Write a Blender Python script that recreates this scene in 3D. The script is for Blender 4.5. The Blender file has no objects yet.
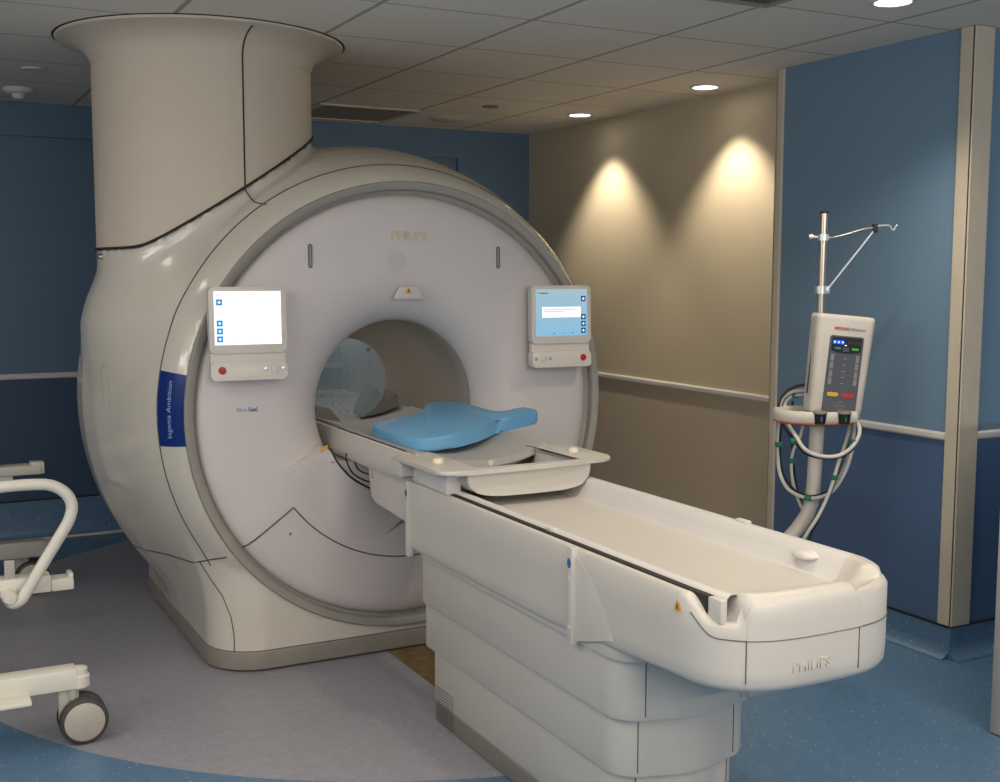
import bpy, bmesh, math, random
import numpy as np
from mathutils import Matrix, Vector
random.seed(4)
C = bpy.context.scene.collection
PI = math.pi
X0, Z0 = 1.838, 1.012            # scanner axis (runs along +Y)
CEIL = 2.506

# ------------------------------------------------------------------ materials
def lin(c):
    out = []
    for v in c[:3]:
        v = v / 255.0
        out.append(v / 12.92 if v <= .04045 else ((v + .055) / 1.055) ** 2.4)
    return tuple(out) + (1.0,)

def mat(name, rgb, rough=.5, metal=0., var=.04, scale=6., coat=0., bump=0., bscale=200., spec=.5):
    m = bpy.data.materials.new(name); m.use_nodes = True
    nt = m.node_tree; b = nt.nodes['Principled BSDF']
    c = lin(rgb)
    tc = nt.nodes.new('ShaderNodeTexCoord')
    n = nt.nodes.new('ShaderNodeTexNoise'); n.inputs['Scale'].default_value = scale; n.inputs['Detail'].default_value = 3
    r = nt.nodes.new('ShaderNodeValToRGB')
    r.color_ramp.elements[0].position = .3; r.color_ramp.elements[1].position = .7
    r.color_ramp.elements[0].color = tuple(max(0, v * (1 - var)) for v in c[:3]) + (1,)
    r.color_ramp.elements[1].color = tuple(min(1, v * (1 + var)) for v in c[:3]) + (1,)
    nt.links.new(tc.outputs['Object'], n.inputs['Vector'])
    nt.links.new(n.outputs['Fac'], r.inputs['Fac']); nt.links.new(r.outputs['Color'], b.inputs['Base Color'])
    b.inputs['Roughness'].default_value = rough; b.inputs['Metallic'].default_value = metal
    b.inputs['Coat Weight'].default_value = coat; b.inputs['Coat Roughness'].default_value = .08
    b.inputs['Specular IOR Level'].default_value = spec
    if bump:
        n2 = nt.nodes.new('ShaderNodeTexNoise'); n2.inputs['Scale'].default_value = bscale
        bp = nt.nodes.new('ShaderNodeBump'); bp.inputs['Strength'].default_value = bump; bp.inputs['Distance'].default_value = .002
        nt.links.new(tc.outputs['Object'], n2.inputs['Vector'])
        nt.links.new(n2.outputs['Fac'], bp.inputs['Height']); nt.links.new(bp.outputs['Normal'], b.inputs['Normal'])
    return m

def emit(name, rgb, strength=1.):
    m = bpy.data.materials.new(name); m.use_nodes = True
    nt = m.node_tree; nt.nodes.remove(nt.nodes['Principled BSDF'])
    e = nt.nodes.new('ShaderNodeEmission'); e.inputs['Color'].default_value = lin(rgb); e.inputs['Strength'].default_value = strength
    nt.links.new(e.outputs[0], nt.nodes['Material Output'].inputs['Surface'])
    return m

COVER = mat('cover_white', (206, 200, 188), .22, coat=.5, var=.015)
FACE = mat('face_white', (206, 198, 196), .45, var=.015)
COLUMN = mat('column_white', (200, 187, 170), .55, var=.015)
RING = mat('ring_grey', (150, 146, 138), .5)
SKIRT = mat('skirt_grey', (134, 128, 120), .5)
SEAM = mat('seam_dark', (92, 88, 82), .7)
DARKGAP = mat('gap_dark', (38, 34, 32), .7)
BORE = mat('bore_grey', (158, 152, 142), .3, var=.06, scale=3)
TABLE = mat('table_white', (198, 193, 185), .38, var=.015)
TRAYM = mat('tray_white', (206, 203, 200), .45, var=.015)
BOARD = mat('board_grey', (170, 167, 164), .6, bump=.15)
PADM = mat('pad_blue', (108, 166, 206), .6, var=.05, bump=.12, bscale=300)
WEDGE = mat('wedge_grey', (112, 106, 102), .75)
NAVY = mat('label_navy', (14, 44, 112), .35)
LABELTXT = mat('label_text_pale', (150, 172, 210), .5)
GOLD = mat('logo_gold', (204, 190, 160), .4)
BLUETXT = mat('text_blue', (60, 100, 170), .5)
GREYTXT = mat('text_grey_blue', (150, 160, 185), .5)
YEL = mat('warn_yellow', (214, 158, 40), .5)
RED = mat('button_red', (180, 30, 34), .35)
MONI = mat('monitor_grey', (196, 194, 190), .4)
MONB = mat('monitor_white', (214, 206, 196), .4)
SILV = mat('silver', (214, 216, 220), .3, metal=.6)
STEEL = mat('steel', (190, 180, 166), .28, metal=.9)
BLACK = mat('black_plastic', (24, 24, 26), .5)
RUBBER = mat('rubber_grey', (66, 64, 62), .7)
HUBM = mat('hub_beige', (178, 172, 160), .55)
TROL = mat('trolley_white', (226, 222, 210), .35)
TROLG = mat('trolley_grey', (176, 172, 162), .45)
INJ = mat('injector_white', (214, 206, 196), .45)
INJP = mat('injector_panel_grey', (86, 90, 98), .5)
INJB = mat('injector_key_grey', (140, 142, 144), .5)
ORANGE = mat('trim_orange', (190, 98, 50), .5)
GREEN = mat('tie_green', (20, 112, 78), .5)
CABW = mat('cable_white', (206, 202, 194), .45)
TRIMM = mat('trim_beige', (196, 186, 168), .6)
RAILM = mat('rail_white', (212, 210, 206), .45)
GLOWN = emit('lamp_glow', (255, 246, 228), 9.)

def glass(name):
    m = bpy.data.materials.new(name); m.use_nodes = True
    nt = m.node_tree; b = nt.nodes['Principled BSDF']
    tc = nt.nodes.new('ShaderNodeTexCoord'); n = nt.nodes.new('ShaderNodeTexNoise'); n.inputs['Scale'].default_value = 5
    r = nt.nodes.new('ShaderNodeValToRGB')
    r.color_ramp.elements[0].color = (.30, .40, .46, 1); r.color_ramp.elements[1].color = (.36, .46, .52, 1)
    nt.links.new(tc.outputs['Object'], n.inputs['Vector']); nt.links.new(n.outputs['Fac'], r.inputs['Fac']); nt.links.new(r.outputs['Color'], b.inputs['Base Color'])
    b.inputs['Alpha'].default_value = .045; b.inputs['Roughness'].default_value = .08
    return m
ACRYL = glass('acrylic_clear')
ACRYL_RIM = glass('acrylic_rim'); ACRYL_RIM.node_tree.nodes['Principled BSDF'].inputs['Alpha'].default_value = .30

# ------------------------------------------------------------------ object helpers
INV = {}
def link(o, parent=None):
    C.objects.link(o)
    if parent is not None:
        o.parent = parent
        if parent.name in INV: o.matrix_parent_inverse = INV[parent.name]
    return o

def thing(name, label, cat, loc=(0, 0, 0), group=None):
    o = bpy.data.objects.new(name, None); o.empty_display_size = .1
    o.location = loc; C.objects.link(o)
    o['label'] = label; o['category'] = cat
    if group: o['group'] = group
    INV[o.name] = Matrix.Translation(loc).inverted()
    return o

def tag(o, label, cat, group=None):
    o['label'] = label; o['category'] = cat
    if group: o['group'] = group
    return o

def obj(name, bm, mats, parent=None, smooth=40., xf=None, label=None):
    if xf is not None: bmesh.ops.transform(bm, matrix=xf, verts=bm.verts)
    bmesh.ops.recalc_face_normals(bm, faces=bm.faces)
    me = bpy.data.meshes.new(name); bm.to_mesh(me); bm.free()
    for m in (mats if isinstance(mats, (list, tuple)) else [mats]): me.materials.append(m)
    if smooth:
        me.polygons.foreach_set('use_smooth', [True] * len(me.polygons))
        me.set_sharp_from_angle(angle=math.radians(smooth))
    o = bpy.data.objects.new(name, me)
    link(o, parent)
    if label: o['label'] = label
    return o

def struct(name, bm, m, smooth=0):
    o = obj(name, bm, m, None, smooth); o['kind'] = 'structure'; return o

def setmat(bm, start, i):
    bm.faces.ensure_lookup_table()
    for f in bm.faces[start:]: f.material_index = i

def box(bm, x0, x1, y0, y1, z0, z1, r=0., seg=2):
    v = [bm.verts.new((x, y, z)) for x in (x0, x1) for y in (y0, y1) for z in (z0, z1)]
    fs = [(0, 1, 3, 2), (4, 6, 7, 5), (0, 4, 5, 1), (2, 3, 7, 6), (0, 2, 6, 4), (1, 5, 7, 3)]
    faces = [bm.faces.new([v[i] for i in f]) for f in fs]
    if r > 0:
        es = set(e for f in faces for e in f.edges)
        bmesh.ops.bevel(bm, geom=list(es), offset=r, segments=seg, affect='EDGES', profile=.5)
    return v

def B(): return bmesh.new()

def loft(bm, rings, closed=True, caps=True):
    vs = [[bm.verts.new(p) for p in r] for r in rings]
    n = len(rings[0])
    for a, b in zip(vs, vs[1:]):
        for i in range(n if closed else n - 1):
            j = (i + 1) % n
            bm.faces.new((a[i], a[j], b[j], b[i]))
    if caps and closed:
        bm.faces.new(vs[0][::-1]); bm.faces.new(vs[-1])
    return vs

def catmull(pts, n=8, closed=False):
    P = [Vector(p) for p in pts]; out = []
    m = len(P)
    for i in range(m if closed else m - 1):
        if closed: a, b, c, d = P[i - 1], P[i], P[(i + 1) % m], P[(i + 2) % m]
        else: a, b, c, d = P[max(i - 1, 0)], P[i], P[i + 1], P[min(i + 2, m - 1)]
        for k in range(n):
            t = k / n
            out.append(.5 * ((2 * b) + (c - a) * t + (2 * a - 5 * b + 4 * c - d) * t * t + (3 * b - a - 3 * c + d) * t ** 3))
    if not closed: out.append(P[-1])
    return out

def tube(bm, pts, r, n=10, closed=False, squash=None):
    P = [Vector(p) for p in pts]; m = len(P); rings = []
    t0 = (P[1] - P[0]).normalized()
    up = Vector((0, 0, 1)) if abs(t0.z) < .9 else Vector((1, 0, 0))
    u = (up - t0 * up.dot(t0)).normalized()
    for i in range(m):
        if closed: t = (P[(i + 1) % m] - P[i - 1]).normalized()
        else: t = (P[min(i + 1, m - 1)] - P[max(i - 1, 0)]).normalized()
        u = (u - t * u.dot(t)).normalized(); w = t.cross(u)
        rr = r[i] if isinstance(r, (list, tuple)) else r
        a, b = (rr, rr) if squash is None else (rr * squash[0], rr * squash[1])
        rings.append([P[i] + u * (a * math.cos(2 * PI * k / n)) + w * (b * math.sin(2 * PI * k / n)) for k in range(n)])
    if closed: rings.append(rings[0])
    if closed:
        vs = [[bm.verts.new(p) for p in r_] for r_ in rings[:-1]]
        for i in range(m):
            a, b = vs[i], vs[(i + 1) % m]
            for k in range(n): bm.faces.new((a[k], a[(k + 1) % n], b[(k + 1) % n], b[k]))
    else: loft(bm, rings)

def cyl(bm, p0, p1, r, n=24, r2=None):
    tube2 = [Vector(p0), Vector(p1)]
    t = (tube2[1] - tube2[0]).normalized()
    up = Vector((0, 0, 1)) if abs(t.z) < .9 else Vector((1, 0, 0))
    u = (up - t * up.dot(t)).normalized(); w = t.cross(u)
    r2 = r if r2 is None else r2
    loft(bm, [[p + u * (q * math.cos(2 * PI * k / n)) + w * (q * math.sin(2 * PI * k / n)) for k in range(n)] for p, q in zip(tube2, (r, r2))])

def spin(bm, prof, p0, axis, n=48, ref=None):
    """lathe: prof = [(radius, height along axis)], p0 origin, closed all round"""
    t = Vector(axis).normalized(); up = Vector((0, 0, 1)) if abs(t.z) < .9 else Vector((1, 0, 0))
    u = (up - t * up.dot(t)).normalized(); w = t.cross(u); p0 = Vector(p0)
    rings = [[p0 + t * h + u * (r * math.cos(2 * PI * k / n)) + w * (r * math.sin(2 * PI * k / n)) for k in range(n)] for r, h in prof]
    loft(bm, rings, caps=(prof[0][0] > 1e-6 and prof[-1][0] > 1e-6))

def ylathe(bm, prof, a0=0., a1=360., n=128, cx=X0, cz=Z0):
    """prof [(r,Y)] about the bore axis; angles from +X towards +Z"""
    full = abs(a1 - a0 - 360) < 1e-6
    cnt = max(3, int(n * abs(a1 - a0) / 360)); angs = [math.radians(a0 + (a1 - a0) * k / cnt) for k in range(cnt if full else cnt + 1)]
    rings = [[(cx + r * math.cos(a), y, cz + r * math.sin(a)) for a in angs] for r, y in prof]
    loft(bm, rings, closed=full, caps=False)

def prism(bm, poly, h, bev=0., seg=2, at=lambda a, b, c: (a, b, c), top_only=False):
    """poly (a,b) extruded along c from 0 to h, mapped by at()"""
    lo = [bm.verts.new((a, b, 0)) for a, b in poly]; hi = [bm.verts.new((a, b, h)) for a, b in poly]
    n = len(poly); f0 = bm.faces.new(lo[::-1]); f1 = bm.faces.new(hi)
    for i in range(n): bm.faces.new((lo[i], lo[(i + 1) % n], hi[(i + 1) % n], hi[i]))
    allv = set(lo + hi)
    if bev:
        es = list(f1.edges) + ([] if top_only else list(f0.edges))
        r = bmesh.ops.bevel(bm, geom=es, offset=bev, segments=seg, affect='EDGES', profile=.5)
        allv |= set(v for v in r['verts'])
    for v in [v for v in allv if v.is_valid]: v.co = Vector(at(*v.co))

def rrect(x0, x1, y0, y1, r, n=6):
    out = []
    for cx, cy, a in ((x1 - r, y1 - r, 0), (x0 + r, y1 - r, 90), (x0 + r, y0 + r, 180), (x1 - r, y0 + r, 270)):
        for k in range(n + 1):
            t = math.radians(a + 90 * k / n); out.append((cx + r * math.cos(t), cy + r * math.sin(t)))
    return out

def text_bm(s, size, at, extrude=.001, bold=0., align='CENTER'):
    """font outline -> mesh in a bmesh, every vertex mapped by at(u,v,w)"""
    cu = bpy.data.curves.new('t', 'FONT'); cu.body = s; cu.size = size; cu.extrude = extrude; cu.offset = bold
    cu.align_x = align; cu.align_y = 'CENTER'; cu.resolution_u = 3
    o = bpy.data.objects.new('t', cu); C.objects.link(o)
    dg = bpy.context.evaluated_depsgraph_get(); me = bpy.data.meshes.new_from_object(o.evaluated_get(dg))
    bm = B(); bm.from_mesh(me)
    for v in bm.verts: v.co = Vector(at(*v.co))
    bpy.data.objects.remove(o); bpy.data.curves.remove(cu); bpy.data.meshes.remove(me)
    return bm

# ------------------------------------------------------------------ room
def wall_paint(name, low, high, zsplit, var=.03):
    m = bpy.data.materials.new(name); m.use_nodes = True
    nt = m.node_tree; b = nt.nodes['Principled BSDF']
    g = nt.nodes.new('ShaderNodeNewGeometry'); sp = nt.nodes.new('ShaderNodeSeparateXYZ')
    gt = nt.nodes.new('ShaderNodeMath'); gt.operation = 'GREATER_THAN'; gt.inputs[1].default_value = zsplit
    mx = nt.nodes.new('ShaderNodeMix'); mx.data_type = 'RGBA'
    mx.inputs['A'].default_value = lin(low); mx.inputs['B'].default_value = lin(high)
    n = nt.nodes.new('ShaderNodeTexNoise'); n.inputs['Scale'].default_value = 300
    bp = nt.nodes.new('ShaderNodeBump'); bp.inputs['Strength'].default_value = .08; bp.inputs['Distance'].default_value = .002
    nt.links.new(g.outputs['Position'], sp.inputs[0]); nt.links.new(sp.outputs['Z'], gt.inputs[0])
    nt.links.new(gt.outputs[0], mx.inputs['Factor']); nt.links.new(mx.outputs['Result'], b.inputs['Base Color'])
    nt.links.new(g.outputs['Position'], n.inputs['Vector']); nt.links.new(n.outputs['Fac'], bp.inputs['Height']); nt.links.new(bp.outputs['Normal'], b.inputs['Normal'])
    b.inputs['Roughness'].default_value = .5
    return m

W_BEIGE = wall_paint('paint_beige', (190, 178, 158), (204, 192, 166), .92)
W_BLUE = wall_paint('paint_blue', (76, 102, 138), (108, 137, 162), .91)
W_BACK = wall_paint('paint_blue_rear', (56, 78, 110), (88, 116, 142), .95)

def floor_material():
    m = bpy.data.materials.new('speckled_vinyl'); m.use_nodes = True
    nt = m.node_tree; b = nt.nodes['Principled BSDF']; L = nt.links.new
    g = nt.nodes.new('ShaderNodeNewGeometry')
    d = nt.nodes.new('ShaderNodeVectorMath'); d.operation = 'DISTANCE'; d.inputs[1].default_value = (2.191, 5.07, 0)
    L(g.outputs['Position'], d.inputs[0])
    lt = nt.nodes.new('ShaderNodeMath'); lt.operation = 'LESS_THAN'; lt.inputs[1].default_value = 2.084; L(d.outputs['Value'], lt.inputs[0])
    sxf = nt.nodes.new('ShaderNodeSeparateXYZ'); L(g.outputs['Position'], sxf.inputs[0])
    xl = nt.nodes.new('ShaderNodeMath'); xl.operation = 'LESS_THAN'; xl.inputs[1].default_value = 1.95; L(sxf.outputs['X'], xl.inputs[0])
    yg = nt.nodes.new('ShaderNodeMath'); yg.operation = 'GREATER_THAN'; yg.inputs[1].default_value = 4.2; L(sxf.outputs['Y'], yg.inputs[0])
    orr = nt.nodes.new('ShaderNodeMath'); orr.operation = 'MAXIMUM'; L(xl.outputs[0], orr.inputs[0]); L(yg.outputs[0], orr.inputs[1])
    lt_ = lt; lt = nt.nodes.new('ShaderNodeMath'); lt.operation = 'MULTIPLY'; L(lt_.outputs[0], lt.inputs[0]); L(orr.outputs[0], lt.inputs[1])
    mx = nt.nodes.new('ShaderNodeMix'); mx.data_type = 'RGBA'
    mx.inputs['A'].default_value = lin((88, 121, 152)); mx.inputs['B'].default_value = lin((150, 149, 158)); L(lt.outputs[0], mx.inputs['Factor'])
    no = nt.nodes.new('ShaderNodeTexNoise'); no.inputs['Scale'].default_value = 26; no.inputs['Detail'].default_value = 4; L(g.outputs['Position'], no.inputs['Vector'])
    mo = nt.nodes.new('ShaderNodeMix'); mo.data_type = 'RGBA'; mo.blend_type = 'MULTIPLY'
    r0 = nt.nodes.new('ShaderNodeValToRGB'); r0.color_ramp.elements[0].position = .35; r0.color_ramp.elements[0].color = (.9, .9, .9, 1); r0.color_ramp.elements[1].position = .65
    L(no.outputs['Fac'], r0.inputs['Fac']); L(mx.outputs['Result'], mo.inputs['A']); L(r0.outputs['Color'], mo.inputs['B']); mo.inputs['Factor'].default_value = 1
    last = mo.outputs['Result']
    for scale, thr, col, keep in ((48, .12, (214, 208, 200), .70), (60, .12, (196, 200, 206), .72), (44, .10, (84, 86, 94), .74)):
        vo = nt.nodes.new('ShaderNodeTexVoronoi'); vo.inputs['Scale'].default_value = scale; L(g.outputs['Position'], vo.inputs['Vector'])
        l2 = nt.nodes.new('ShaderNodeMath'); l2.operation = 'LESS_THAN'; l2.inputs[1].default_value = thr; L(vo.outputs['Distance'], l2.inputs[0])
        sx = nt.nodes.new('ShaderNodeSeparateColor'); L(vo.outputs['Color'], sx.inputs[0])
        k = nt.nodes.new('ShaderNodeMath'); k.operation = 'GREATER_THAN'; k.inputs[1].default_value = keep; L(sx.outputs['Red'], k.inputs[0])
        mu = nt.nodes.new('ShaderNodeMath'); mu.operation = 'MULTIPLY'; L(l2.outputs[0], mu.inputs[0]); L(k.outputs[0], mu.inputs[1])
        m3 = nt.nodes.new('ShaderNodeMix'); m3.data_type = 'RGBA'; m3.inputs['B'].default_value = lin(col)
        L(mu.outputs[0], m3.inputs['Factor']); L(last, m3.inputs['A']); last = m3.outputs['Result']
    L(last, b.inputs['Base Color']); b.inputs['Roughness'].default_value = .38
    return m
FLOORM = floor_material()

def ceiling_material():
    m = bpy.data.materials.new('ceiling_tiles'); m.use_nodes = True
    nt = m.node_tree; b = nt.nodes['Principled BSDF']; L = nt.links.new
    g = nt.nodes.new('ShaderNodeNewGeometry'); sp = nt.nodes.new('ShaderNodeSeparateXYZ'); L(g.outputs['Position'], sp.inputs[0])
    def line(sock, off, width):
        a = nt.nodes.new('ShaderNodeMath'); a.operation = 'SUBTRACT'; a.inputs[1].default_value = off - 6.1; L(sock, a.inputs[0])
        mo = nt.nodes.new('ShaderNodeMath'); mo.operation = 'MODULO'; mo.inputs[1].default_value = .61; L(a.outputs[0], mo.inputs[0])
        s = nt.nodes.new('ShaderNodeMath'); s.operation = 'SUBTRACT'; s.inputs[1].default_value = .305; L(mo.outputs[0], s.inputs[0])
        ab = nt.nodes.new('ShaderNodeMath'); ab.operation = 'ABSOLUTE'; L(s.outputs[0], ab.inputs[0])
        gt = nt.nodes.new('ShaderNodeMath'); gt.operation = 'GREATER_THAN'; gt.inputs[1].default_value = .305 - width; L(ab.outputs[0], gt.inputs[0])
        return gt.outputs[0]
    lx = line(sp.outputs['X'], 1.587, .010); ly = line(sp.outputs['Y'], 3.939, .006)
    mxm = nt.nodes.new('ShaderNodeMath'); mxm.operation = 'MAXIMUM'; L(lx, mxm.inputs[0]); L(ly, mxm.inputs[1])
    n = nt.nodes.new('ShaderNodeTexNoise'); n.inputs['Scale'].default_value = 120; n.inputs['Detail'].default_value = 4; L(g.outputs['Position'], n.inputs['Vector'])
    r = nt.nodes.new('ShaderNodeValToRGB'); r.color_ramp.elements[0].color = lin((222, 214, 202)); r.color_ramp.elements[1].color = lin((236, 228, 214)); L(n.outputs['Fac'], r.inputs['Fac'])
    mx = nt.nodes.new('ShaderNodeMix'); mx.data_type = 'RGBA'; mx.inputs['B'].default_value = lin((170, 162, 150)); L(mxm.outputs[0], mx.inputs['Factor']); L(r.outputs['Color'], mx.inputs['A'])
    L(mx.outputs['Result'], b.inputs['Base Color']); b.inputs['Roughness'].default_value = .85
    return m

XL, XR, YB, YF = -2.6, 4.7, -2.2, 7.15
def quadbox(name, m, *a):
    bm = B(); box(bm, *a); return struct(name, bm, m)
quadbox('floor', FLOORM, XL - .1, XR + .1, YB - .1, YF + .4, -.06, 0)
quadbox('ceiling', ceiling_material(), XL - .1, XR + .1, YB - .1, YF + .4, CEIL, CEIL + .05)
quadbox('wall_left', W_BLUE, XL - .1, XL, YB, YF + .2, 0, CEIL)
quadbox('wall_front', W_BLUE, XL - .1, XR + .1, YB - .1, YB, 0, CEIL)
# rear wall: recessed panel with a bulkhead above and a full-height strip on the right
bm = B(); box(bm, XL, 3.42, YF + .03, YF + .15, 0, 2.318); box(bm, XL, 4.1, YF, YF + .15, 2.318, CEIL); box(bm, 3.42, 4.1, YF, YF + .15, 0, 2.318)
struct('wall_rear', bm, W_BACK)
quadbox('wall_right', W_BEIGE, 3.965, 4.1, 4.30, YF + .1, 0, CEIL)
bm = B(); box(bm, 3.74, 4.1, 3.21, 4.318, 0, CEIL); box(bm, 4.1, XR, 3.21, 3.33, 0, CEIL)
struct('wall_right_block', bm, W_BLUE)
quadbox('wall_right_near', W_BLUE, XR, XR + .1, YB, 3.33, 0, CEIL)
# corner trims
bm = B(); box(bm, 3.728, 3.80, 4.285, 4.330, .115, CEIL - .002, .004); box(bm, 3.728, 3.97, 4.322, 4.330, .115, CEIL - .002)
struct('trim_1', bm, TRIMM)
bm = B(); box(bm, 3.728, 3.742, 3.200, 3.27, .135, CEIL - .002, .003); box(bm, 3.728, 3.835, 3.198, 3.212, .135, CEIL - .002, .003)
struct('trim_2', bm, TRIMM)
# wall rails
def rail(name, a, b, z, nx, ny):
    bm = B(); p = Vector((a[0], a[1], z)); q = Vector((b[0], b[1], z)); d = Vector((nx, ny, 0))
    prof = [(0, -.016), (.008, -.016), (.013, -.008), (.013, .008), (.008, .016), (0, .016)]
    loft(bm, [[e + d * u + Vector((0, 0, v)) for u, v in prof] for e in (p, q)])
    return struct(name, bm, RAILM, 30)
rail('trim_3', (3.965, 4.33), (3.965, 7.15), .912, -1, 0)
rail('trim_4', (3.74, 3.27), (3.74, 4.285), .902, -1, 0)
rail('trim_5', (3.835, 3.21), (XR, 3.21), .91, 0, -1)
rail('trim_6', (XL, YF + .03), (3.42, YF + .03), .955, 0, -1)
# coved vinyl skirting with dark top joint
def cove(name, a, b, h, nx, ny):
    bm = B(); d = Vector((nx, ny, 0)); s = 0
    prof = [(.0, h), (.008, h), (.008, .05), (.014, .025), (.028, .010), (.05, .002), (0, .002)]
    loft(bm, [[Vector((e[0], e[1], 0)) + d * u + Vector((0, 0, v)) for u, v in prof] for e in (a, b)])
    k = len(bm.faces)
    top = [(0, h), (.010, h), (.010, h + .008), (0, h + .008)]
    loft(bm, [[Vector((e[0], e[1], 0)) + d * u + Vector((0, 0, v)) for u, v in top] for e in (a, b)]); setmat(bm, k, 1)
    o = struct(name, bm, [FLOORM, DARKGAP], 60); return o
cove('baseboard_right', (3.965, 4.33), (3.965, 7.1), .125, -1, 0)
cove('baseboard_block', (3.74, 3.21), (3.74, 4.33), .125, -1, 0)
cove('baseboard_block_side', (3.73, 3.21), (XR, 3.21), .130, 0, -1)
cove('baseboard_rear', (XL, YF + .03), (3.42, YF + .03), .225, 0, -1)
bm = B(); box(bm, XL, 3.4, YF - .03, YF - .005, .001, .012)
struct('trim_7', bm, RAILM)
# unfinished strip of floor under the table
m_tr = mat('bare_screed', (112, 92, 58), .8, var=.3, scale=18)
quadbox('floor_trench', m_tr, 1.752, 2.25, 3.30, 4.45, .0005, .003)
# door leaf edge at the far right
DOORM = mat('door_grey', (178, 176, 174), .5)
bm = B(); box(bm, 3.245, 3.30, 2.56, 2.605, .004, 1.05, .003); box(bm, 3.30, 3.95, 2.57, 2.60, .004, 1.05)
box(bm, 3.30, 3.95, 2.555, 2.605, .004, .09, .003); box(bm, 3.30, 3.95, 2.555, 2.605, .20, .22, .002); box(bm, 3.30, 3.95, 2.555, 2.605, .46, .48, .002)
box(bm, 3.245, 3.95, 2.56, 2.605, 1.03, 1.07, .003)
t = thing('screen_partition', 'pale grey framed panel edge at the right margin of the photo', 'panel', (3.6, 2.58, 0))
obj('frame', bm, DOORM, t)
bm = B(); box(bm, 3.302, 3.36, 2.545, 2.556, .405, .435, .003); obj('latch', bm, SKIRT, t)

# ------------------------------------------------------------------ ceiling fixtures
def downlight(x, y, label):
    t = thing('downlight', label, 'ceiling light', (x, y, CEIL), 'round recessed downlights')
    bm = B(); spin(bm, [(.062, -.001), (.064, -.010), (.078, -.008), (.084, -.001)], (x, y, CEIL), (0, 0, 1)); obj('trim_ring', bm, RAILM, t)
    bm = B(); spin(bm, [(.0001, -.006), (.061, -.005), (.062, -.001), (.0001, -.0005)], (x, y, CEIL), (0, 0, 1), 32); obj('lens', bm, GLOWN, t)
downlight(3.728, 6.093, 'lit round downlight nearest the far corner above the left wall scallop')
downlight(3.736, 4.887, 'lit round downlight above the right scallop on the beige wall')
downlight(3.149, 3.063, 'lit round downlight cut by the top edge before the blue wall')

TROF = mat('troffer_panel', (150, 140, 122), .6)
def troffer(x0, y0, label, m):
    t = thing('ceiling_panel', label, 'ceiling panel', (x0 + .305, y0 + .305, CEIL))
    bm = B()
    for a in ((x0, x0 + .61, y0, y0 + .03), (x0, x0 + .61, y0 + .58, y0 + .61), (x0, x0 + .03, y0 + .03, y0 + .58), (x0 + .58, x0 + .61, y0 + .03, y0 + .58)):
        box(bm, *a, CEIL - .012, CEIL - .001)
    obj('frame', bm, TRIMM if m is TROF else SKIRT, t)
    bm = B(); box(bm, x0 + .03, x0 + .58, y0 + .03, y0 + .58, CEIL - .006, CEIL - .001); obj('infill', bm, m, t)
troffer(2.197, 6.379, 'unlit beige square ceiling panel behind the scanner', TROF)
troffer(2.197, 2.719, 'dark square ceiling panel corner at the top edge of the view', mat('grille_dark', (86, 82, 78), .7))
bm = B(); spin(bm, [(.0001, -.022), (.07, -.020), (.098, -.012), (.108, -.001), (.0001, -.0005)], (3.1, 6.64, CEIL), (0, 0, 1))
tag(obj('ceiling_speaker', bm, mat('speaker_cream', (196, 186, 164), .6)), 'cream round flat speaker in the ceiling behind the scanner', 'speaker')
bm = B(); spin(bm, [(.0001, -.010), (.045, -.008), (.05, -.001), (.0001, -.0005)], (3.1, 6.05, CEIL), (0, 0, 1))
tag(obj('ceiling_disc', bm, SKIRT), 'small grey round cover plate in the ceiling right of the column', 'cover plate')
bm = B(); spin(bm, [(.0001, -.010), (.045, -.008), (.05, -.001), (.0001, -.0005)], (.635, 5.954, CEIL), (0, 0, 1))
tag(obj('ceiling_disc', bm, RAILM), 'small pale round cover plate in the ceiling left of the column', 'cover plate')
t = thing('smoke_detector', 'white smoke detector on the ceiling left of the column', 'smoke detector', (.635, 6.63, CEIL))
bm = B(); spin(bm, [(.0001, -.03), (.06, -.028), (.075, -.016), (.078, -.001), (.0001, -.0005)], (.635, 6.63, CEIL), (0, 0, 1)); obj('base', bm, RAILM, t)
bm = B(); spin(bm, [(.0001, -.058), (.022, -.056), (.03, -.045), (.034, -.03), (.0001, -.029)], (.635, 6.63, CEIL), (0, 0, 1)); obj('sensor_head', bm, RAILM, t)

# ------------------------------------------------------------------ MRI scanner body (distance field -> mesh)
XB = X0 + .011      # centre of the outer covers
CX, CY, CR = 1.205, 5.0, .447            # ceiling column
PY = np.array([4.325, 4.34, 4.37, 4.41, 4.45, 4.52, 4.6, 4.7, 4.8, 4.95, 5.1, 5.3, 5.5, 5.7, 5.85, 5.95, 6.05])
PR = np.array([.893, .908, .935, .960, .979, 1.008, 1.036, 1.066, 1.092, 1.132, 1.158, 1.152, 1.106, 1.045, .99, .95, .90])
PB = np.array([.893, .908, .935, .960, .979, 1.008, 1.036, 1.064, 1.084, 1.10, 1.105, 1.10, 1.08, 1.05, 1.01, .97, .92])
def cutz(x): return 1.643 + .64 * .5 * ((x - .875) + np.sqrt((x - .875) ** 2 + .0016))
def rprof(y): return float(np.interp(y, PY, PR))
def smin(a, b, k):
    h = np.clip(.5 + .5 * (b - a) / k, 0, 1); return b * (1 - h) + a * h - k * h * (1 - h)
def smax(a, b, k): return -smin(-a, -b, k)
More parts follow.
